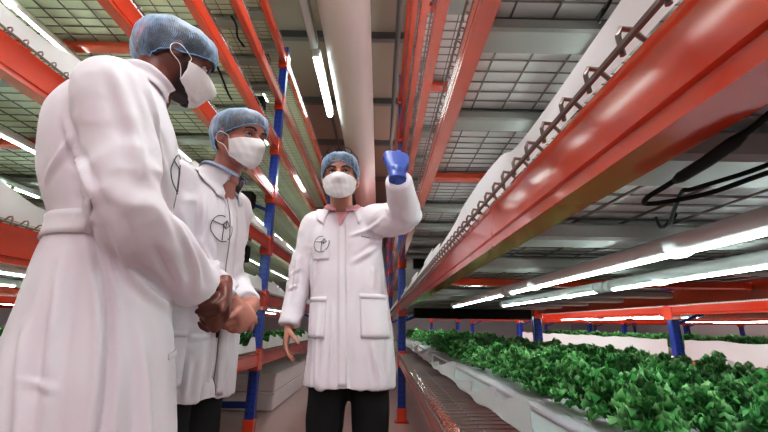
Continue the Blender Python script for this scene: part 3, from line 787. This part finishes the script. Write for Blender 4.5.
def mask_part(Mx, O, parent, bulge=.034):
    cor = {}
    def fn(u, v):
        a = (u * 2 - 1); th = a * math.radians(76); b = v
        zt = -.012 - .020 * abs(a) ** 1.5; zb = -.128 + .038 * abs(a) ** 1.6; z = lerp(zt, zb, b)
        fr, bk, hw = head_profile(max(z, -.099)); cy = -.0
        x = (hw + .009) * math.sin(th); y = cy + (fr + .009) * math.cos(th) ** .8 if math.cos(th) > 0 else 0
        tent = bulge * math.exp(-(a / .30) ** 2) * math.exp(-((b - .22) / .26) ** 2) + .012 * math.exp(-(a / .5) ** 2) * math.exp(-((b - .62) / .3) ** 2)
        y += tent
        if b > .8: y -= .022 * ((b - .8) / .2) ** 1.5 * math.cos(th)
        pl = .0022 * abs(((b * 3.2) % 1) - .5) * 2 * (1 - abs(a)) * (1 if .15 < b < .9 else 0) + .0012 * math.sin(a * 23 + b * 9)
        return Mx @ V(x, y + pl, z) - V(*O)
    mb = MB(); mb.grid(fn, 44, 30); o = mb.build('face_mask', M['mask'], parent, True)
    sd = o.modifiers.new('s', 'SOLIDIFY'); sd.thickness = .0018; sd.offset = 1
    for s in (0, 1):
        sg = -1 if s == 0 else 1
        top = fn(s, .05); bot = fn(s, .95); E = lambda x, y, z: Mx @ V(sg * x, y, z) - V(*O)
        MB().tube(spline([top, E(.084, .032, -.020), E(.0905, .004, -.004), E(.0925, -.014, -.002), E(.0915, -.028, -.018), E(.088, -.020, -.038), E(.080, .012, -.055), bot], 5), .0015, 6).build('ear_loop', M['loop'], o, True)
    return o
def eyes(Mx, O, parent, look=(0, 0), open_=1.0):
    for s in (-1, 1):
        c = Mx @ V(s * .0325, .0755, .001) - V(*O); rt = Mx.to_3x3()
        o = MB().ico(c, .0125, None, 16, 12).build('eye', M['eye'], parent, True)
        d = (rt @ V(look[0], 1, look[1])).normalized(); MB().ico(c + d * .0088, .0055, None, 10, 8).build('iris', M['iris'], o, True)
        P = lambda x, y, z: Mx @ V(s * x, y, z) - V(*O)
        MB().tube(spline([P(.018, .0845, .002), P(.027, .0895, .0075 * open_ + .001), P(.036, .0885, .0075 * open_ + .001), P(.048, .079, .0)], 4), [.0012] + [.0021] * 11 + [.001], 6).build('eyelid', parent['_lid'] if False else M['lid'], parent, True)
M['lid'] = mat('dark_lashes', (.03, .016, .012, 1), .6)
def brows(Mx, O, parent, m, lift=0):
    for s in (-1, 1):
        P = lambda x, y, z: Mx @ V(s * x, y, z) - V(*O)
        MB().tube(spline([P(.014, .101, .020 + lift), P(.030, .101, .0265 + lift), P(.044, .092, .026 + lift), P(.056, .079, .019 + lift)], 4), [.0022] + [.0040] * 7 + [.0035] * 4 + [.0015], 8).build('eyebrow', m, parent, True)
def hairnet(Mx, O, parent, front=.042, back=-.075, side=-.005, puff=.016, seed=0):
    mb, weave, fn = cap_surface(Mx, O, front, back, side, puff, .0022, seed); o = mb.build('hair_net', M['net'], parent, True)
    at = o.data.attributes.new('weave', 'FLOAT_VECTOR', 'POINT'); at.data.foreach_set('vector', [c for w in weave for c in w])
    pts = [fn(i / 72, 0.0) for i in range(73)]
    weave2 = MB(); weave2.tube([p for p in pts], [.0019 + .0007 * math.sin(i * 2.3) for i in range(73)], 6); weave2.build('elastic_band', M['net_band'], o, True)
    return o
def hair(Mx, O, parent, m, front=.055, back=-.085, side=-.02):
    mb, w, fn = cap_surface(Mx, O, front, back, side, .003, .0003, 1); return mb.build('hair', m, parent, True)

# ---- hands
def hand_into(mb, wrist, d, nrm, thumb, curls, spread=.0, sc=1.0, thumb_dir=None, thumb_bend=.5, skip=()):
    """d: towards the fingers; nrm: out of the palm; thumb: towards the thumb side"""
    d = Vector(d).normalized(); nrm = Vector(nrm); nrm = (nrm - d * nrm.dot(d)).normalized(); s = Vector(thumb); s = (s - d * s.dot(d) - nrm * s.dot(nrm)).normalized(); w = Vector(wrist)
    k = sc
    loft(mb, [ring(w + d * (t * k) + s * (o * k), s, nrm, a * k, b * k, 20, 2.6) for t, o, a, b in ((-.03, 0, .027, .021), (0, 0, .027, .019), (.02, .001, .032, .018), (.045, .002, .040, .0165), (.075, .001, .0415, .0145), (.092, 0, .040, .012), (.098, 0, .034, .008))])
    tips = []
    for i, (off, ln, r) in enumerate(((.0305, .072, .0090), (.0105, .080, .0093), (-.0105, .074, .0088), (-.030, .058, .0078))):
        base = w + d * ((.088 - .006 * abs(i - 1)) * k) + s * (off * k); a = 0; cur = base; pts = [base - d * .012 * k, base]; rs = [r * .95 * k, r * 1.04 * k]
        sp = s * (spread * (1.5 - i) / 1.5)
        for j, fr in enumerate((.45, .31, .24)):
            a += curls[i][j] if isinstance(curls[i], (list, tuple)) else curls[i] * (.8, 1.1, .7)[j]
            dd = (d * math.cos(a) + nrm * math.sin(a) + sp * math.cos(a)).normalized()
            mid = cur + dd * ln * fr * .5 * k; nx = cur + dd * ln * fr * k
            pts += [mid, nx]; rs += [r * (.96, .88, .80)[j] * k, r * (1.0, .93, .74)[j] * k]; cur = nx
        capsule(mb, pts, rs, 12); tips.append(cur)
    td = Vector(thumb_dir).normalized() if thumb_dir is not None else (d * .62 + s * .62 + nrm * .45).normalized()
    b0 = w + d * .022 * k + s * .022 * k + nrm * .004 * k; p1 = b0 + td * .042 * k; t2 = (td * math.cos(thumb_bend) + (d * .75 + nrm * .55 - s * .35).normalized() * math.sin(thumb_bend)).normalized(); p2 = p1 + t2 * .033 * k; t3 = (t2 + (d * .4 + nrm * .3 - s * .3) * thumb_bend * .6).normalized(); p3 = p2 + t3 * .025 * k
    capsule(mb, [b0, lerp(b0, p1, .5), p1, lerp(p1, p2, .5), p2, p3], [.015 * k, .0145 * k, .0118 * k, .0105 * k, .0108 * k, .0082 * k], 12)

def person(label, fig, skin, body_mb, Mx, voxel=.0042, beard=None, sub=.011):
    v, f, e = remesh(body_mb, voxel); v = smooth(v, e, 2, .4)
    n = normals(v, f); v, h = head_shape(v, n, Mx, sub)
    o = link('person', tomesh('person', v, f, fig.O, skin), None, None, tuple(fig.O)); tag(o, label, 'person')
    at = o.data.attributes.new('beard', 'FLOAT', 'POINT'); at.data.foreach_set('value', beard(h).tolist() if beard is not None else [0.0] * len(v)); return o
def body_base(fig, mb, hip, chest, neck, arms, legs):
    mb.tube(spline([fig.p(*hip), lerp(fig.p(*hip), fig.p(*chest), .5), fig.p(*chest), Vector(neck)], 4), splinef([.105, .095, .10, .055], 4), 24)
    for pts, rs in arms: mb.tube(spline(pts, 5), splinef(rs, 5), 16)
    for q in legs: mb.tube(spline(q, 4), splinef([.075, .055, .045, .034], 4), 16)
def trousers(fig, O, parent, legs):
    mb = MB()
    for q in legs: mb.tube(spline(q, 6), splinef([.098, .085, .072, .068], 6), 24)
    mb.ico((legs[0][0] + legs[1][0]) / 2 + V(0, 0, .02), (.15, .15, .13), None, 24, 12)
    v, f, e = remesh(mb, .011); v = smooth(v, e, 4); n = normals(v, f)
    d = np.array([.006 * noise.noise(V(p[0] * 12, p[1] * 12, p[2] * 9)) for p in v]); v = v + n * d[:, None]
    t = link('trousers', tomesh('trousers', v, f, O, M['trouser']), None, parent)
    for q in legs:
        a = q[-1]; mb = MB(); rr = []
        for y, w, h in ((-.085, .022, .03), (-.075, .034, .05), (-.02, .038, .085), (.05, .043, .065), (.12, .044, .045), (.165, .034, .034), (.18, .018, .02)):
            rr.append(ring(V(a.x, a.y, h / 2 + .002) + fig.f * y, fig.r, fig.u, w, h / 2, 18, 2.8))
        loft(mb, rr); mb.v = [tuple(Vector(p) - O) for p in mb.v]; mb.build('shoe', M['shoe'], parent, True)
    return t
def collar(name, O, parent, c, fwd, right, up, m, r0=.062, h=.034, fall=.045, wing=.035, gap=32, drop=.03, tilt=.0, thick=.003, bvh=None):
    def fn(u, v):
        al = lerp(-180 + gap, 180 - gap, u); th = math.radians(al + 180); ca, sa = math.cos(th), math.sin(th)      # th = 0 is the front
        fr = max(0, ca) ** 1.2
        if v < .4:
            t = v / .4; rad = r0 + .006 * t; z = h * t
        else:
            t = (v - .4) / .6; rad = r0 + .006 + .018 * math.sin(t * PI / 2) + (fall * .75 + wing * fr * .4) * t * .85; z = h + .004 * math.sin(t * PI) - (fall + wing * fr) * t ** 1.25
        z -= drop * max(-.4, ca) * (1 if ca > 0 else .5)
        p = c + right * (sa * rad * 1.06) + fwd * (ca * rad) + up * z
        if bvh is not None and v > .45:
            hq = bvh.find_nearest(p)
            if hq[0] is not None: t = min(1, (v - .45) / .3); p = p.lerp(hq[0] + hq[1] * .0055, t * t * (3 - 2 * t))
        return p - V(*O)
    mb = MB(); mb.grid(fn, 44, 14); o = mb.build(name, m, parent, True); sd = o.modifiers.new('s', 'SOLIDIFY'); sd.thickness = thick; sd.offset = 1; return o
def headM(pos, fwd, pitch=0, roll=0):
    """head centre (between the eyes, mid-skull), the level direction it faces, nod (down +) and tilt"""
    f = Vector(fwd).normalized(); r = f.cross(V(0, 0, 1)).normalized(); m = Matrix((r, f, V(0, 0, 1))).transposed()
    m = m @ Matrix.Rotation(-pitch, 3, 'X') @ Matrix.Rotation(roll, 3, 'Y'); return Matrix.Translation(pos) @ m.to_4x4()
def dirv(a): return V(math.cos(math.radians(a)), math.sin(math.radians(a)), 0)
# ------------------------------------------------------------------ man pointing upwards, facing the camera
def man_pointing():
    fg = Fig((-.155, 1.93), -90); O = fg.O
    Mx = headM(V(-.205, 1.80, 1.598), dirv(-89), .04, .03)
    neck = V(-.198, 1.915, 1.42)
    sR, eR, wR = V(-.335, 1.94, 1.385), V(-.398, 1.96, 1.14), V(-.425, 1.90, .885)
    sL, eL, wL = V(-.045, 1.92, 1.405), V(.105, 1.70, 1.385), V(.066, 1.47, 1.475)
    legs = [[fg.p(s * .09 - .02, 0, .86), fg.p(s * .10 - .02, .005, .5), fg.p(s * .105 - .02, -.01, .3), fg.p(s * .11 - .02, -.02, .08)] for s in (1, -1)]
    b = MB(); body_base(fg, b, (-.02, 0, .85), (.02, 0, 1.28), neck, [([fg.p(.1, 0, 1.35), sR, eR, wR], [.04, .042, .037, .026]), ([fg.p(-.06, 0, 1.36), sL, eL, wL], [.04, .042, .037, .026])], legs)
    head_into(b, Mx, neck)
    d = (wR - eR).normalized()
    hand_into(b, wR + d * .005, d + V(.10, -.12, 0), V(1, .25, 0), V(.2, -1, 0), [(.25, .25, .15), (.35, .35, .2), (.42, .42, .25), (.5, .5, .3)], .05, .98, thumb_bend=.25)
    def beard(h): return .28 * np.exp(-((h[:, 2] + .085) / .035) ** 2) * (h[:, 1] > .0)
    p = person('man in white lab coat pointing up with a blue gloved hand, facing us', fg, att_skin('skin_light', (.46, .23, .17, 1), (.05, .03, .025, 1)), b, Mx, beard=beard)
    rings = [(.628, -.032, .01, .207, .150, 2.5), (.75, -.030, .01, .202, .148, 2.5), (.90, -.022, .01, .194, .142, 2.5), (1.05, -.008, .008, .184, .133, 2.5), (1.2, .008, .005, .178, .128, 2.5), (1.32, .018, 0, .176, .124, 2.5), (1.40, .026, -.002, .158, .105, 2.4), (1.445, .032, -.004, .104, .080, 2.2), (1.475, .038, -.002, .064, .062, 2.0)]
    arms = [([fg.p(.10, 0, 1.37), sR, lerp(sR, eR, .5), eR, lerp(eR, wR, .5), lerp(eR, wR, .98)], [.062, .078, .068, .063, .057, .053]), ([fg.p(-.04, .0, 1.36), sL, lerp(sL, eL, .5) + V(0, 0, -.01), eL, lerp(eL, wL, .5), lerp(eL, wL, .97)], [.06, .088, .085, .078, .066, .057])]
    folds = [([(-.085, .16, 1.33), (-.06, .16, 1.2), (-.05, .16, 1.05)], .02, .005), ([(-.10, .14, 1.36), (-.14, .13, 1.2), (-.165, .12, 1.05)], .022, .007), ([(.10, .15, .95), (.11, .15, .62)], .025, .008), ([(-.12, .15, .85), (-.13, .15, .62)], .03, .008), ([(.03, .16, 1.1), (.035, .16, .62)], .02, -.004), ([(-.03, .15, 1.38), (-.15, .13, 1.3)], .018, .006)]
    v, f, bv = build_coat(fg, rings, arms, 3.3, folds=folds, amp=.0045, sleeve_k=.9, creases=[
        (0, [(-.146, 1.232), (-.166, 1.048)], .010, .008), (0, [(-.123, 1.004), (-.12, .8), (-.114, .65)], .012, .008),
        (0, [(.124, .815), (.153, .661)], .011, .007), (0, [(.17, 1.294), (.1, 1.23), (.024, 1.178)], .012, .008), (0, [(.141, 1.357), (.01, 1.306)], .010, .006), (0, [(-.25, 1.22), (-.255, 1.0)], .010, .007),
        (0, [(.182, 1.053), (.195, .9), (.204, .694)], .010, .006), (0, [(-.06, 1.0), (-.05, .8), (-.055, .66)], .009, .005), (0, [(-.24, 1.16), (-.29, 1.12)], .008, .006), (0, [(-.235, 1.08), (-.285, 1.06)], .008, .006), (0, [(.12, 1.15), (.13, 1.07)], .01, .006)])
    c = link('lab_coat', tomesh('lab_coat', v, f, O, M['coat']), None, p)
    F_ = lambda r, z: fg.p(r, .8, z); B = -fg.f
    patch('placket', bv, O, lambda u, w: F_(lerp(.012, .052, u) - .0 + lerp(-.035, 0, w), lerp(.645, 1.365, w)), B, M['coat_trim'], c, 4, 40, .0025, .003)
    def pocket(r0, r1, z0, z1, sk=0):
        o = patch('pocket', bv, O, lambda u, w: F_(lerp(r0, r1, u) + sk * w, lerp(z0, z1, w)), B, M['coat_trim'], c, 12, 12, .006, .004)
        patch('pocket_hem', bv, O, lambda u, w: F_(lerp(r0, r1, u) + sk, lerp(z1 - .022, z1, w)), B, M['coat_trim'], c, 12, 3, .009, .003)
    pocket(-.075, -.205, .845, 1.035, .012); pocket(.085, .175, .84, 1.02)
    pc = patch('chest_pocket', bv, O, lambda u, w: F_(lerp(.085, .165, u), lerp(1.19, 1.285, w)), B, M['coat_trim'], c, 8, 8, .003, .002)
    stitch('emblem', bv, O, [[(x, y) for x, y in ln] for ln in emblem(.036)], lambda x, y: F_(.128 - x, 1.265 + y), B, M['ink'], c, .0014, .007)
    stitch('name_stitching', bv, O, [[(-.062 - .005 * i, 1.305 + (.003 if i % 2 else -.002) - i * .0004) for i in range(9)]], lambda x, y: F_(x, y), B, M['ink'], c, .0016, .004)
    nb = V(-.198, 1.92, 1.455)
    collar('collar', O, c, nb, fg.f, fg.r, fg.u, M['coat_trim'], .066, .028, .045, .060, 37, .030, bvh=bv)
    sh = collar('shirt_collar', O, p, nb + V(0, 0, .012), fg.f, fg.r, fg.u, M['pink'], .054, .026, .014, .016, 14, .030)
    patch('shirt_front', bv, O, lambda u, w: F_(.040 + (.5 - u) * lerp(.004, .088, w), lerp(1.352, 1.462, w)), B, M['pink'], sh, 8, 8, .004, .003)
    trousers(fg, O, p, legs)
    mask_part(Mx, O, p); eyes(Mx, O, p, (-.1, .1), .8); brows(Mx, O, p, M['hair_dark'], -.003)
    hair(Mx, O, p, M['hair_dark']); hairnet(Mx, O, p, .050, -.07, -.012, .014, 2)
    # glasses pushed up on the cap
    g = MB(); P = lambda x, y, z: Mx @ V(x, y, z) - O
    for s in (-1, 1):
        g.tube([P(s * .034 + .024 * math.cos(t), .082 + .012 * math.sin(t) - .012 * (abs(s * .034 + .024 * math.cos(t)) / .05), .108 + .013 * math.sin(t)) for t in [2 * PI * i / 16 for i in range(17)]], .0022, 6)
        g.tube([P(s * .058, .072, .108), P(s * .085, .03, .092), P(s * .095, -.03, .05)], .002, 6)
    g.tube([P(-.010, .084, .11), P(.010, .084, .11)], .0022, 6); g.build('glasses', M['glasses'], p, True)
    # raised gloved hand
    gm = MB(); dw = (wL - eL).normalized()
    hd = V(-.03, .42, .90).normalized(); w0 = wL + V(-.004, -.004, .008)
    gm.tube(spline([wL - dw * .05, wL - dw * .01, w0 + hd * .012, w0 + hd * .03], 4), splinef([.033, .034, .031, .03], 4), 20)
    hand_into(gm, w0 + hd * .01, hd, V(-.15, 1, -.2), V(1, .1, 0), [(.55, 1.5, 1.2), (.42, 1.5, 1.2), (.5, 1.5, 1.2), (.62, 1.5, 1.2)], .16, 1.30, thumb_dir=V(.25, .6, .75), thumb_bend=.9)
    v, f, e = remesh(gm, .0024); v = smooth(v, e, 1, .4); link('glove', tomesh('glove', v, f, O, M['glove']), None, p)
    return p

# ------------------------------------------------------------------ man in the middle, three-quarter view
def man_middle():
    fg = Fig((-.700, 1.50), -14); O = fg.O
    Mx = headM(V(-.578, 1.445, 1.618), dirv(-27), .12, .06)
    neck = V(-.640, 1.475, 1.45)
    sR, eR, wR = fg.p(.182, -.01, 1.40), fg.p(.195, .03, 1.11), fg.p(.06, .205, .970)
    sL, eL, wL = fg.p(-.182, .0, 1.40), fg.p(-.185, .0, 1.10), fg.p(-.03, .215, .955)
    legs = [[fg.p(s * .085, 0, .86), fg.p(s * .09, .01, .5), fg.p(s * .095, 0, .3), fg.p(s * .10, -.02, .08)] for s in (1, -1)]
    b = MB(); body_base(fg, b, (0, 0, .85), (0, 0, 1.26), neck, [([fg.p(.08, 0, 1.33), sR, eR, wR], [.04, .042, .037, .027]), ([fg.p(-.08, 0, 1.33), sL, eL, wL], [.04, .042, .037, .027])], legs)
    head_into(b, Mx, neck)
    d = (wR - eR).normalized()
    hand_into(b, wR, d * .5 + fg.f * .25 - fg.u * .75 - fg.r * .3, -fg.r * .6 - fg.f * .7, fg.f * .6 - fg.r * .7 + fg.u * .3, [(.8, 1.2, .8), (.85, 1.25, .8), (.9, 1.3, .8), (.95, 1.3, .8)], .0, 1.08, thumb_dir=fg.f * .2 - fg.u * .8 - fg.r * .5, thumb_bend=.4)
    hand_into(b, wL + fg.f * .012, fg.r * .75 - fg.u * .55 + fg.f * .05, -fg.f * .9 + fg.r * .2, fg.u * .8 + fg.r * .3, [(.75, .9, .6), (.75, .95, .6), (.8, 1.0, .6), (.85, 1.0, .6)], .0, 1.08, thumb_dir=fg.r * .8 - fg.u * .25 + fg.f * .15, thumb_bend=.4)
    def beard(h): return .22 * np.exp(-((h[:, 2] + .08) / .04) ** 2) * (h[:, 1] > -.01)
    p = person('man in white lab coat and blue hair net, standing between the other two men', fg, att_skin('skin_ruddy', (.45, .20, .155, 1), (.10, .06, .05, 1)), b, Mx, beard=beard, sub=.009)
    rings = [(.645, 0, .0, .212, .158, 2.4), (.75, 0, .0, .208, .155, 2.4), (.90, 0, .0, .200, .150, 2.4), (1.05, 0, .0, .19, .142, 2.4), (1.2, 0, .0, .182, .135, 2.4), (1.31, 0, -.002, .180, .128, 2.4), (1.40, 0, -.008, .158, .105, 2.3), (1.448, .0, -.010, .104, .082, 2.2), (1.488, .0, .0, .067, .064, 2.0)]
    arms = [([fg.p(.08, -.01, 1.35), sR, lerp(sR, eR, .5), eR, lerp(eR, wR, .5), lerp(eR, wR, .93)], [.06, .080, .074, .074, .070, .062]), ([fg.p(-.08, 0, 1.35), sL, lerp(sL, eL, .5), eL, lerp(eL, wL, .5), lerp(eL, wL, .90)], [.06, .074, .066, .064, .060, .056])]
    folds = [([(.10, .15, 1.05), (.10, .16, .64)], .03, .008), ([(.19, .05, 1.0), (.20, .08, .64)], .03, .009), ([(.02, .17, 1.0), (.03, .17, .64)], .02, -.004), ([(.17, .09, 1.36), (.10, .14, 1.2), (.09, .15, 1.05)], .018, .006)]
    v, f, bv = build_coat(fg, rings, arms, 8.1, folds=folds, amp=.0045, sleeve_k=.9, creases=[
        (52, [(-.013, 1.368), (.002, 1.146), (.014, .974)], .011, .009), (52, [(.087, .875), (.091, .655)], .011, .008), (52, [(-.006, 1.182), (.074, 1.063), (.134, .978)], .010, .008),
        (52, [(-.009, .849), (.04, .85), (.088, .862)], .008, .006), (52, [(.015, .78), (.018, .66)], .010, .007), (52, [(.021, 1.433), (.05, 1.38), (.066, 1.30)], .009, .005), (52, [(-.05, 1.15), (.02, 1.10)], .009, .007), (52, [(.05, 1.17), (.06, 1.02)], .010, .006)])
    c = link('lab_coat', tomesh('lab_coat', v, f, O, M['coat']), None, p)
    F_ = lambda r, z: fg.p(r, .8, z); B = -fg.f
    patch('placket', bv, O, lambda u, w: F_(lerp(-.022, .022, u), lerp(.64, 1.38, w)), B, M['coat_trim'], c, 4, 40, .0025, .003)
    stitch('placket_shadow', bv, O, [[(.024, lerp(.64, 1.38, i / 30)) for i in range(31)]], F_, B, mat('seam_shadow', (.30, .25, .27, 1), .8), c, .0016, .002)  # dark line painted in as the shade beside the placket
    stitch('emblem', bv, O, emblem(.047), lambda x, y: F_(.066 - x, 1.235 + y), B, M['ink'], c, .0015, .004)
    S = fg.p(.12, 0, .9); sd = -(fg.r * .75 + fg.f * .66).normalized(); tv = (fg.f * .75 - fg.r * .66).normalized()
    patch('pocket', bv, O, lambda u, w: fg.p(.12, 0, 0) - sd * .8 + tv * lerp(-.09, .07, u) + V(0, 0, lerp(.70, .875, w)), sd, M['coat_trim'], c, 12, 12, .005, .004)
    patch('pocket_hem', bv, O, lambda u, w: fg.p(.12, 0, 0) - sd * .8 + tv * lerp(-.09, .07, u) + V(0, 0, lerp(.853, .875, w)), sd, M['coat_trim'], c, 12, 3, .008, .003)
    nb = neck + V(0, 0, .010)
    collar('collar', O, c, nb, fg.f, fg.r, fg.u, M['coat_trim'], .066, .028, .042, .055, 30, .032, bvh=bv)
    collar('shirt_collar', O, p, nb + V(0, 0, .012), fg.f, fg.r, fg.u, M['plaid'], .056, .028, .014, .016, 14, .030)
    trousers(fg, O, p, legs)
    mask_part(Mx, O, p); eyes(Mx, O, p, (.2, 0), .55); brows(Mx, O, p, M['hair_dark'])
    hair(Mx, O, p, M['hair_grey']); hairnet(Mx, O, p, .048, -.075, -.010, .018, 5)
    return p

# ------------------------------------------------------------------ nearest man, seen from behind his right shoulder
def man_near():
    fg = Fig((-.712, .99), 36); O = fg.O
    Mx = headM(V(-.656, 1.06, 1.692), dirv(38), .20, -.03)
    neck = fg.p(0, .022, 1.53)
    sR, eR, wR = fg.p(.175, -.045, 1.43), fg.p(.215, .030, 1.135), fg.p(.055, .250, .970)
    sL, eL, wL = fg.p(-.165, -.03, 1.43), fg.p(-.17, .06, 1.14), fg.p(-.03, .300, 1.0)
    legs = [[fg.p(s * .09, 0, .86), fg.p(s * .095, .01, .5), fg.p(s * .10, 0, .3), fg.p(s * .10, -.02, .08)] for s in (1, -1)]
    b = MB(); body_base(fg, b, (0, 0, .85), (0, 0, 1.26), neck, [([fg.p(.08, 0, 1.37), sR, eR, wR], [.04, .042, .037, .028]), ([fg.p(-.08, 0, 1.37), sL, eL, wL], [.04, .042, .037, .028])], legs)
    head_into(b, Mx, neck, .060)
    hand_into(b, wR, fg.f * .55 - fg.u * .62 - fg.r * .35, -fg.r * .75 - fg.u * .1 - fg.f * .4, fg.u * .6 + fg.f * .7, [(.85, 1.25, .8), (.9, 1.3, .8), (.95, 1.3, .8), (1.0, 1.3, .8)], .0, 1.08, thumb_dir=fg.f * .4 - fg.u * .7 - fg.r * .4, thumb_bend=.4)
    hand_into(b, wL + fg.f * .02, fg.r * .72 - fg.u * .62 - fg.f * .12, -fg.f * .85 - fg.u * .3, fg.u * .4 + fg.f * .3 + fg.r * .3, [(.65, .95, .6), (.7, 1.0, .6), (.75, 1.05, .6), (.8, 1.05, .6)], .0, 1.12, thumb_dir=fg.r * .75 - fg.u * .5 - fg.f * .05, thumb_bend=.35)
    def beard(h):
        x, y, z = np.abs(h[:, 0]), h[:, 1], h[:, 2]
        jaw = np.clip((-.012 - z + np.clip(y, -.02, .09) * -.25) / .018, 0, 1) * np.clip((y - .005) / .02, 0, 1) * np.clip((z + .135) / .02, 0, 1)
        side = np.clip(1 - np.abs(y - .012) / .014, 0, 1) * np.clip(1 - np.abs(z + .02) / .04, 0, 1)
        return .92 * np.maximum(jaw, side)
    p = person('nearest man in white lab coat with bearded face, seen from behind with hands clasped', fg, att_skin('skin_brown', (.15, .043, .028, 1), (.012, .008, .007, 1)), b, Mx, beard=beard)
    rings = [(.50, .01, .03, .250, .210, 2.3), (.65, .01, .028, .235, .192, 2.3), (.80, .008, .026, .216, .174, 2.3), (.95, .004, .018, .196, .152, 2.3), (1.08, .002, .008, .176, .132, 2.3), (1.14, 0, .006, .174, .130, 2.3), (1.25, 0, -.010, .184, .152, 2.3), (1.38, 0, -.028, .186, .156, 2.3), (1.46, 0, -.036, .166, .130, 2.2), (1.515, 0, -.022, .112, .100, 2.1), (1.56, 0, .010, .076, .078, 2.0), (1.59, 0, .022, .067, .067, 2.0)]
    arms = [([fg.p(.08, -.01, 1.39), sR, lerp(sR, eR, .5), eR, lerp(eR, wR, .5), lerp(eR, wR, .90)], [.06, .084, .078, .078, .072, .062]), ([fg.p(-.08, 0, 1.39), sL, lerp(sL, eL, .5), eL, lerp(eL, wL, .5), lerp(eL, wL, .82)], [.06, .074, .064, .060, .060, .060])]
    folds = []
    cr = [[(-.12, 1.336), (-.059, 1.19), (-.023, 1.113)], [(-.005, 1.50), (.081, 1.296), (.142, 1.143)], [(-.028, 1.09), (.008, 1.0), (.041, .861), (.058, .692), (.06, .53)], [(-.001, 1.106), (.068, .994), (.155, .93)], [(.119, 1.138), (.181, 1.051), (.213, .971)],
          [(-.101, .889), (-.065, .708), (-.06, .54)], [(-.078, .793), (-.025, .772)], [(-.053, 1.444), (.002, 1.322), (.047, 1.187)], [(.086, 1.065), (.158, .981)], [(-.066, 1.035), (-.053, .882), (-.03, .65)], [(.092, .903), (.136, .682), (.14, .53)], [(-.15, 1.05), (-.17, .85), (-.19, .6)], [(-.10, 1.30), (-.135, 1.2)]]
    ws = [(.010, .009), (.013, .007), (.010, -.010), (.012, .008), (.012, .007), (.016, .009), (.007, .004), (.016, .005), (.010, -.005), (.014, .009), (.014, .008), (.012, .008), (.01, .005)]
    creases = [(90, q, w_, a_) for q, (w_, a_) in zip(cr, ws)]
    v, f, bv = build_coat(fg, rings, arms, 5.7, folds=folds, amp=.0028, sleeve_k=.9, skirt=.009, belt=(1.085, 1.135, .005), creases=creases)
    c = link('lab_coat', tomesh('lab_coat', v, f, O, M['coat']), None, p)
    dd = lambda a: fg.r * math.sin(math.radians(a)) - fg.f * math.cos(math.radians(a))      # 0 = straight behind
    # half belt across the back
    pts = []; nu, nv = 40, 5
    mb = MB()
    for i in range(nu):
        a = lerp(-82, 82, i / (nu - 1)); o_ = dd(a)
        for j in range(nv):
            h = hit(bv, fg.O + o_ * .9 + V(0, 0, lerp(1.083, 1.137, j / (nv - 1))), -o_, .0045); pts.append((h if h is not None else fg.O + o_ * .2 + V(0, 0, 1.1)) - O)
    mb.add(pts, [(i * nv + j, (i + 1) * nv + j, (i + 1) * nv + j + 1, i * nv + j + 1) for i in range(nu - 1) for j in range(nv - 1)])
    bl = mb.build('half_belt', M['coat_trim'], c, True); s_ = bl.modifiers.new('s', 'SOLIDIFY'); s_.thickness = .006; s_.offset = 0
    F_ = lambda r, z: fg.p(r, .8, z); B = -fg.f
    patch('placket', bv, O, lambda u, w: F_(lerp(-.024, .024, u), lerp(.53, 1.40, w)), B, M['coat_trim'], c, 4, 40, .0025, .004)
    stitch('placket_shadow', bv, O, [[(.026, lerp(.53, 1.38, i / 30)) for i in range(31)]], F_, B, bpy.data.materials['seam_shadow'], c, .0018, .002)  # shade along the placket, drawn as a dark line
    stitch('emblem', bv, O, emblem(.05), lambda x, y: F_(.075 - x, 1.29 + y), B, M['ink'], c, .0013, .004)
    sd = -(fg.r * .94 + fg.f * .34).normalized(); tv = (fg.f * .94 - fg.r * .34).normalized()
    patch('pocket_welt', bv, O, lambda u, w: fg.p(0, 0, 0) - sd * .9 + tv * lerp(.10, .16, u) + V(0, 0, lerp(.815, .828, w) + .012 * u), sd, M['coat_trim'], c, 10, 4, .004, .004)
    collar('collar', O, c, fg.p(0, .022, 1.562), fg.f, fg.r, fg.u, M['coat_trim'], .069, .022, .030, .012, 34, .034, bvh=bv)
    trousers(fg, O, p, legs)
    mask_part(Mx, O, p, .036); eyes(Mx, O, p, (0, -.1), .7); brows(Mx, O, p, M['hair_dark'])
    hair(Mx, O, p, M['hair_dark'], .05, -.088, -.02); hairnet(Mx, O, p, .050, -.082, -.020, .018, 0)
    return p
man_pointing(); man_middle(); man_near()
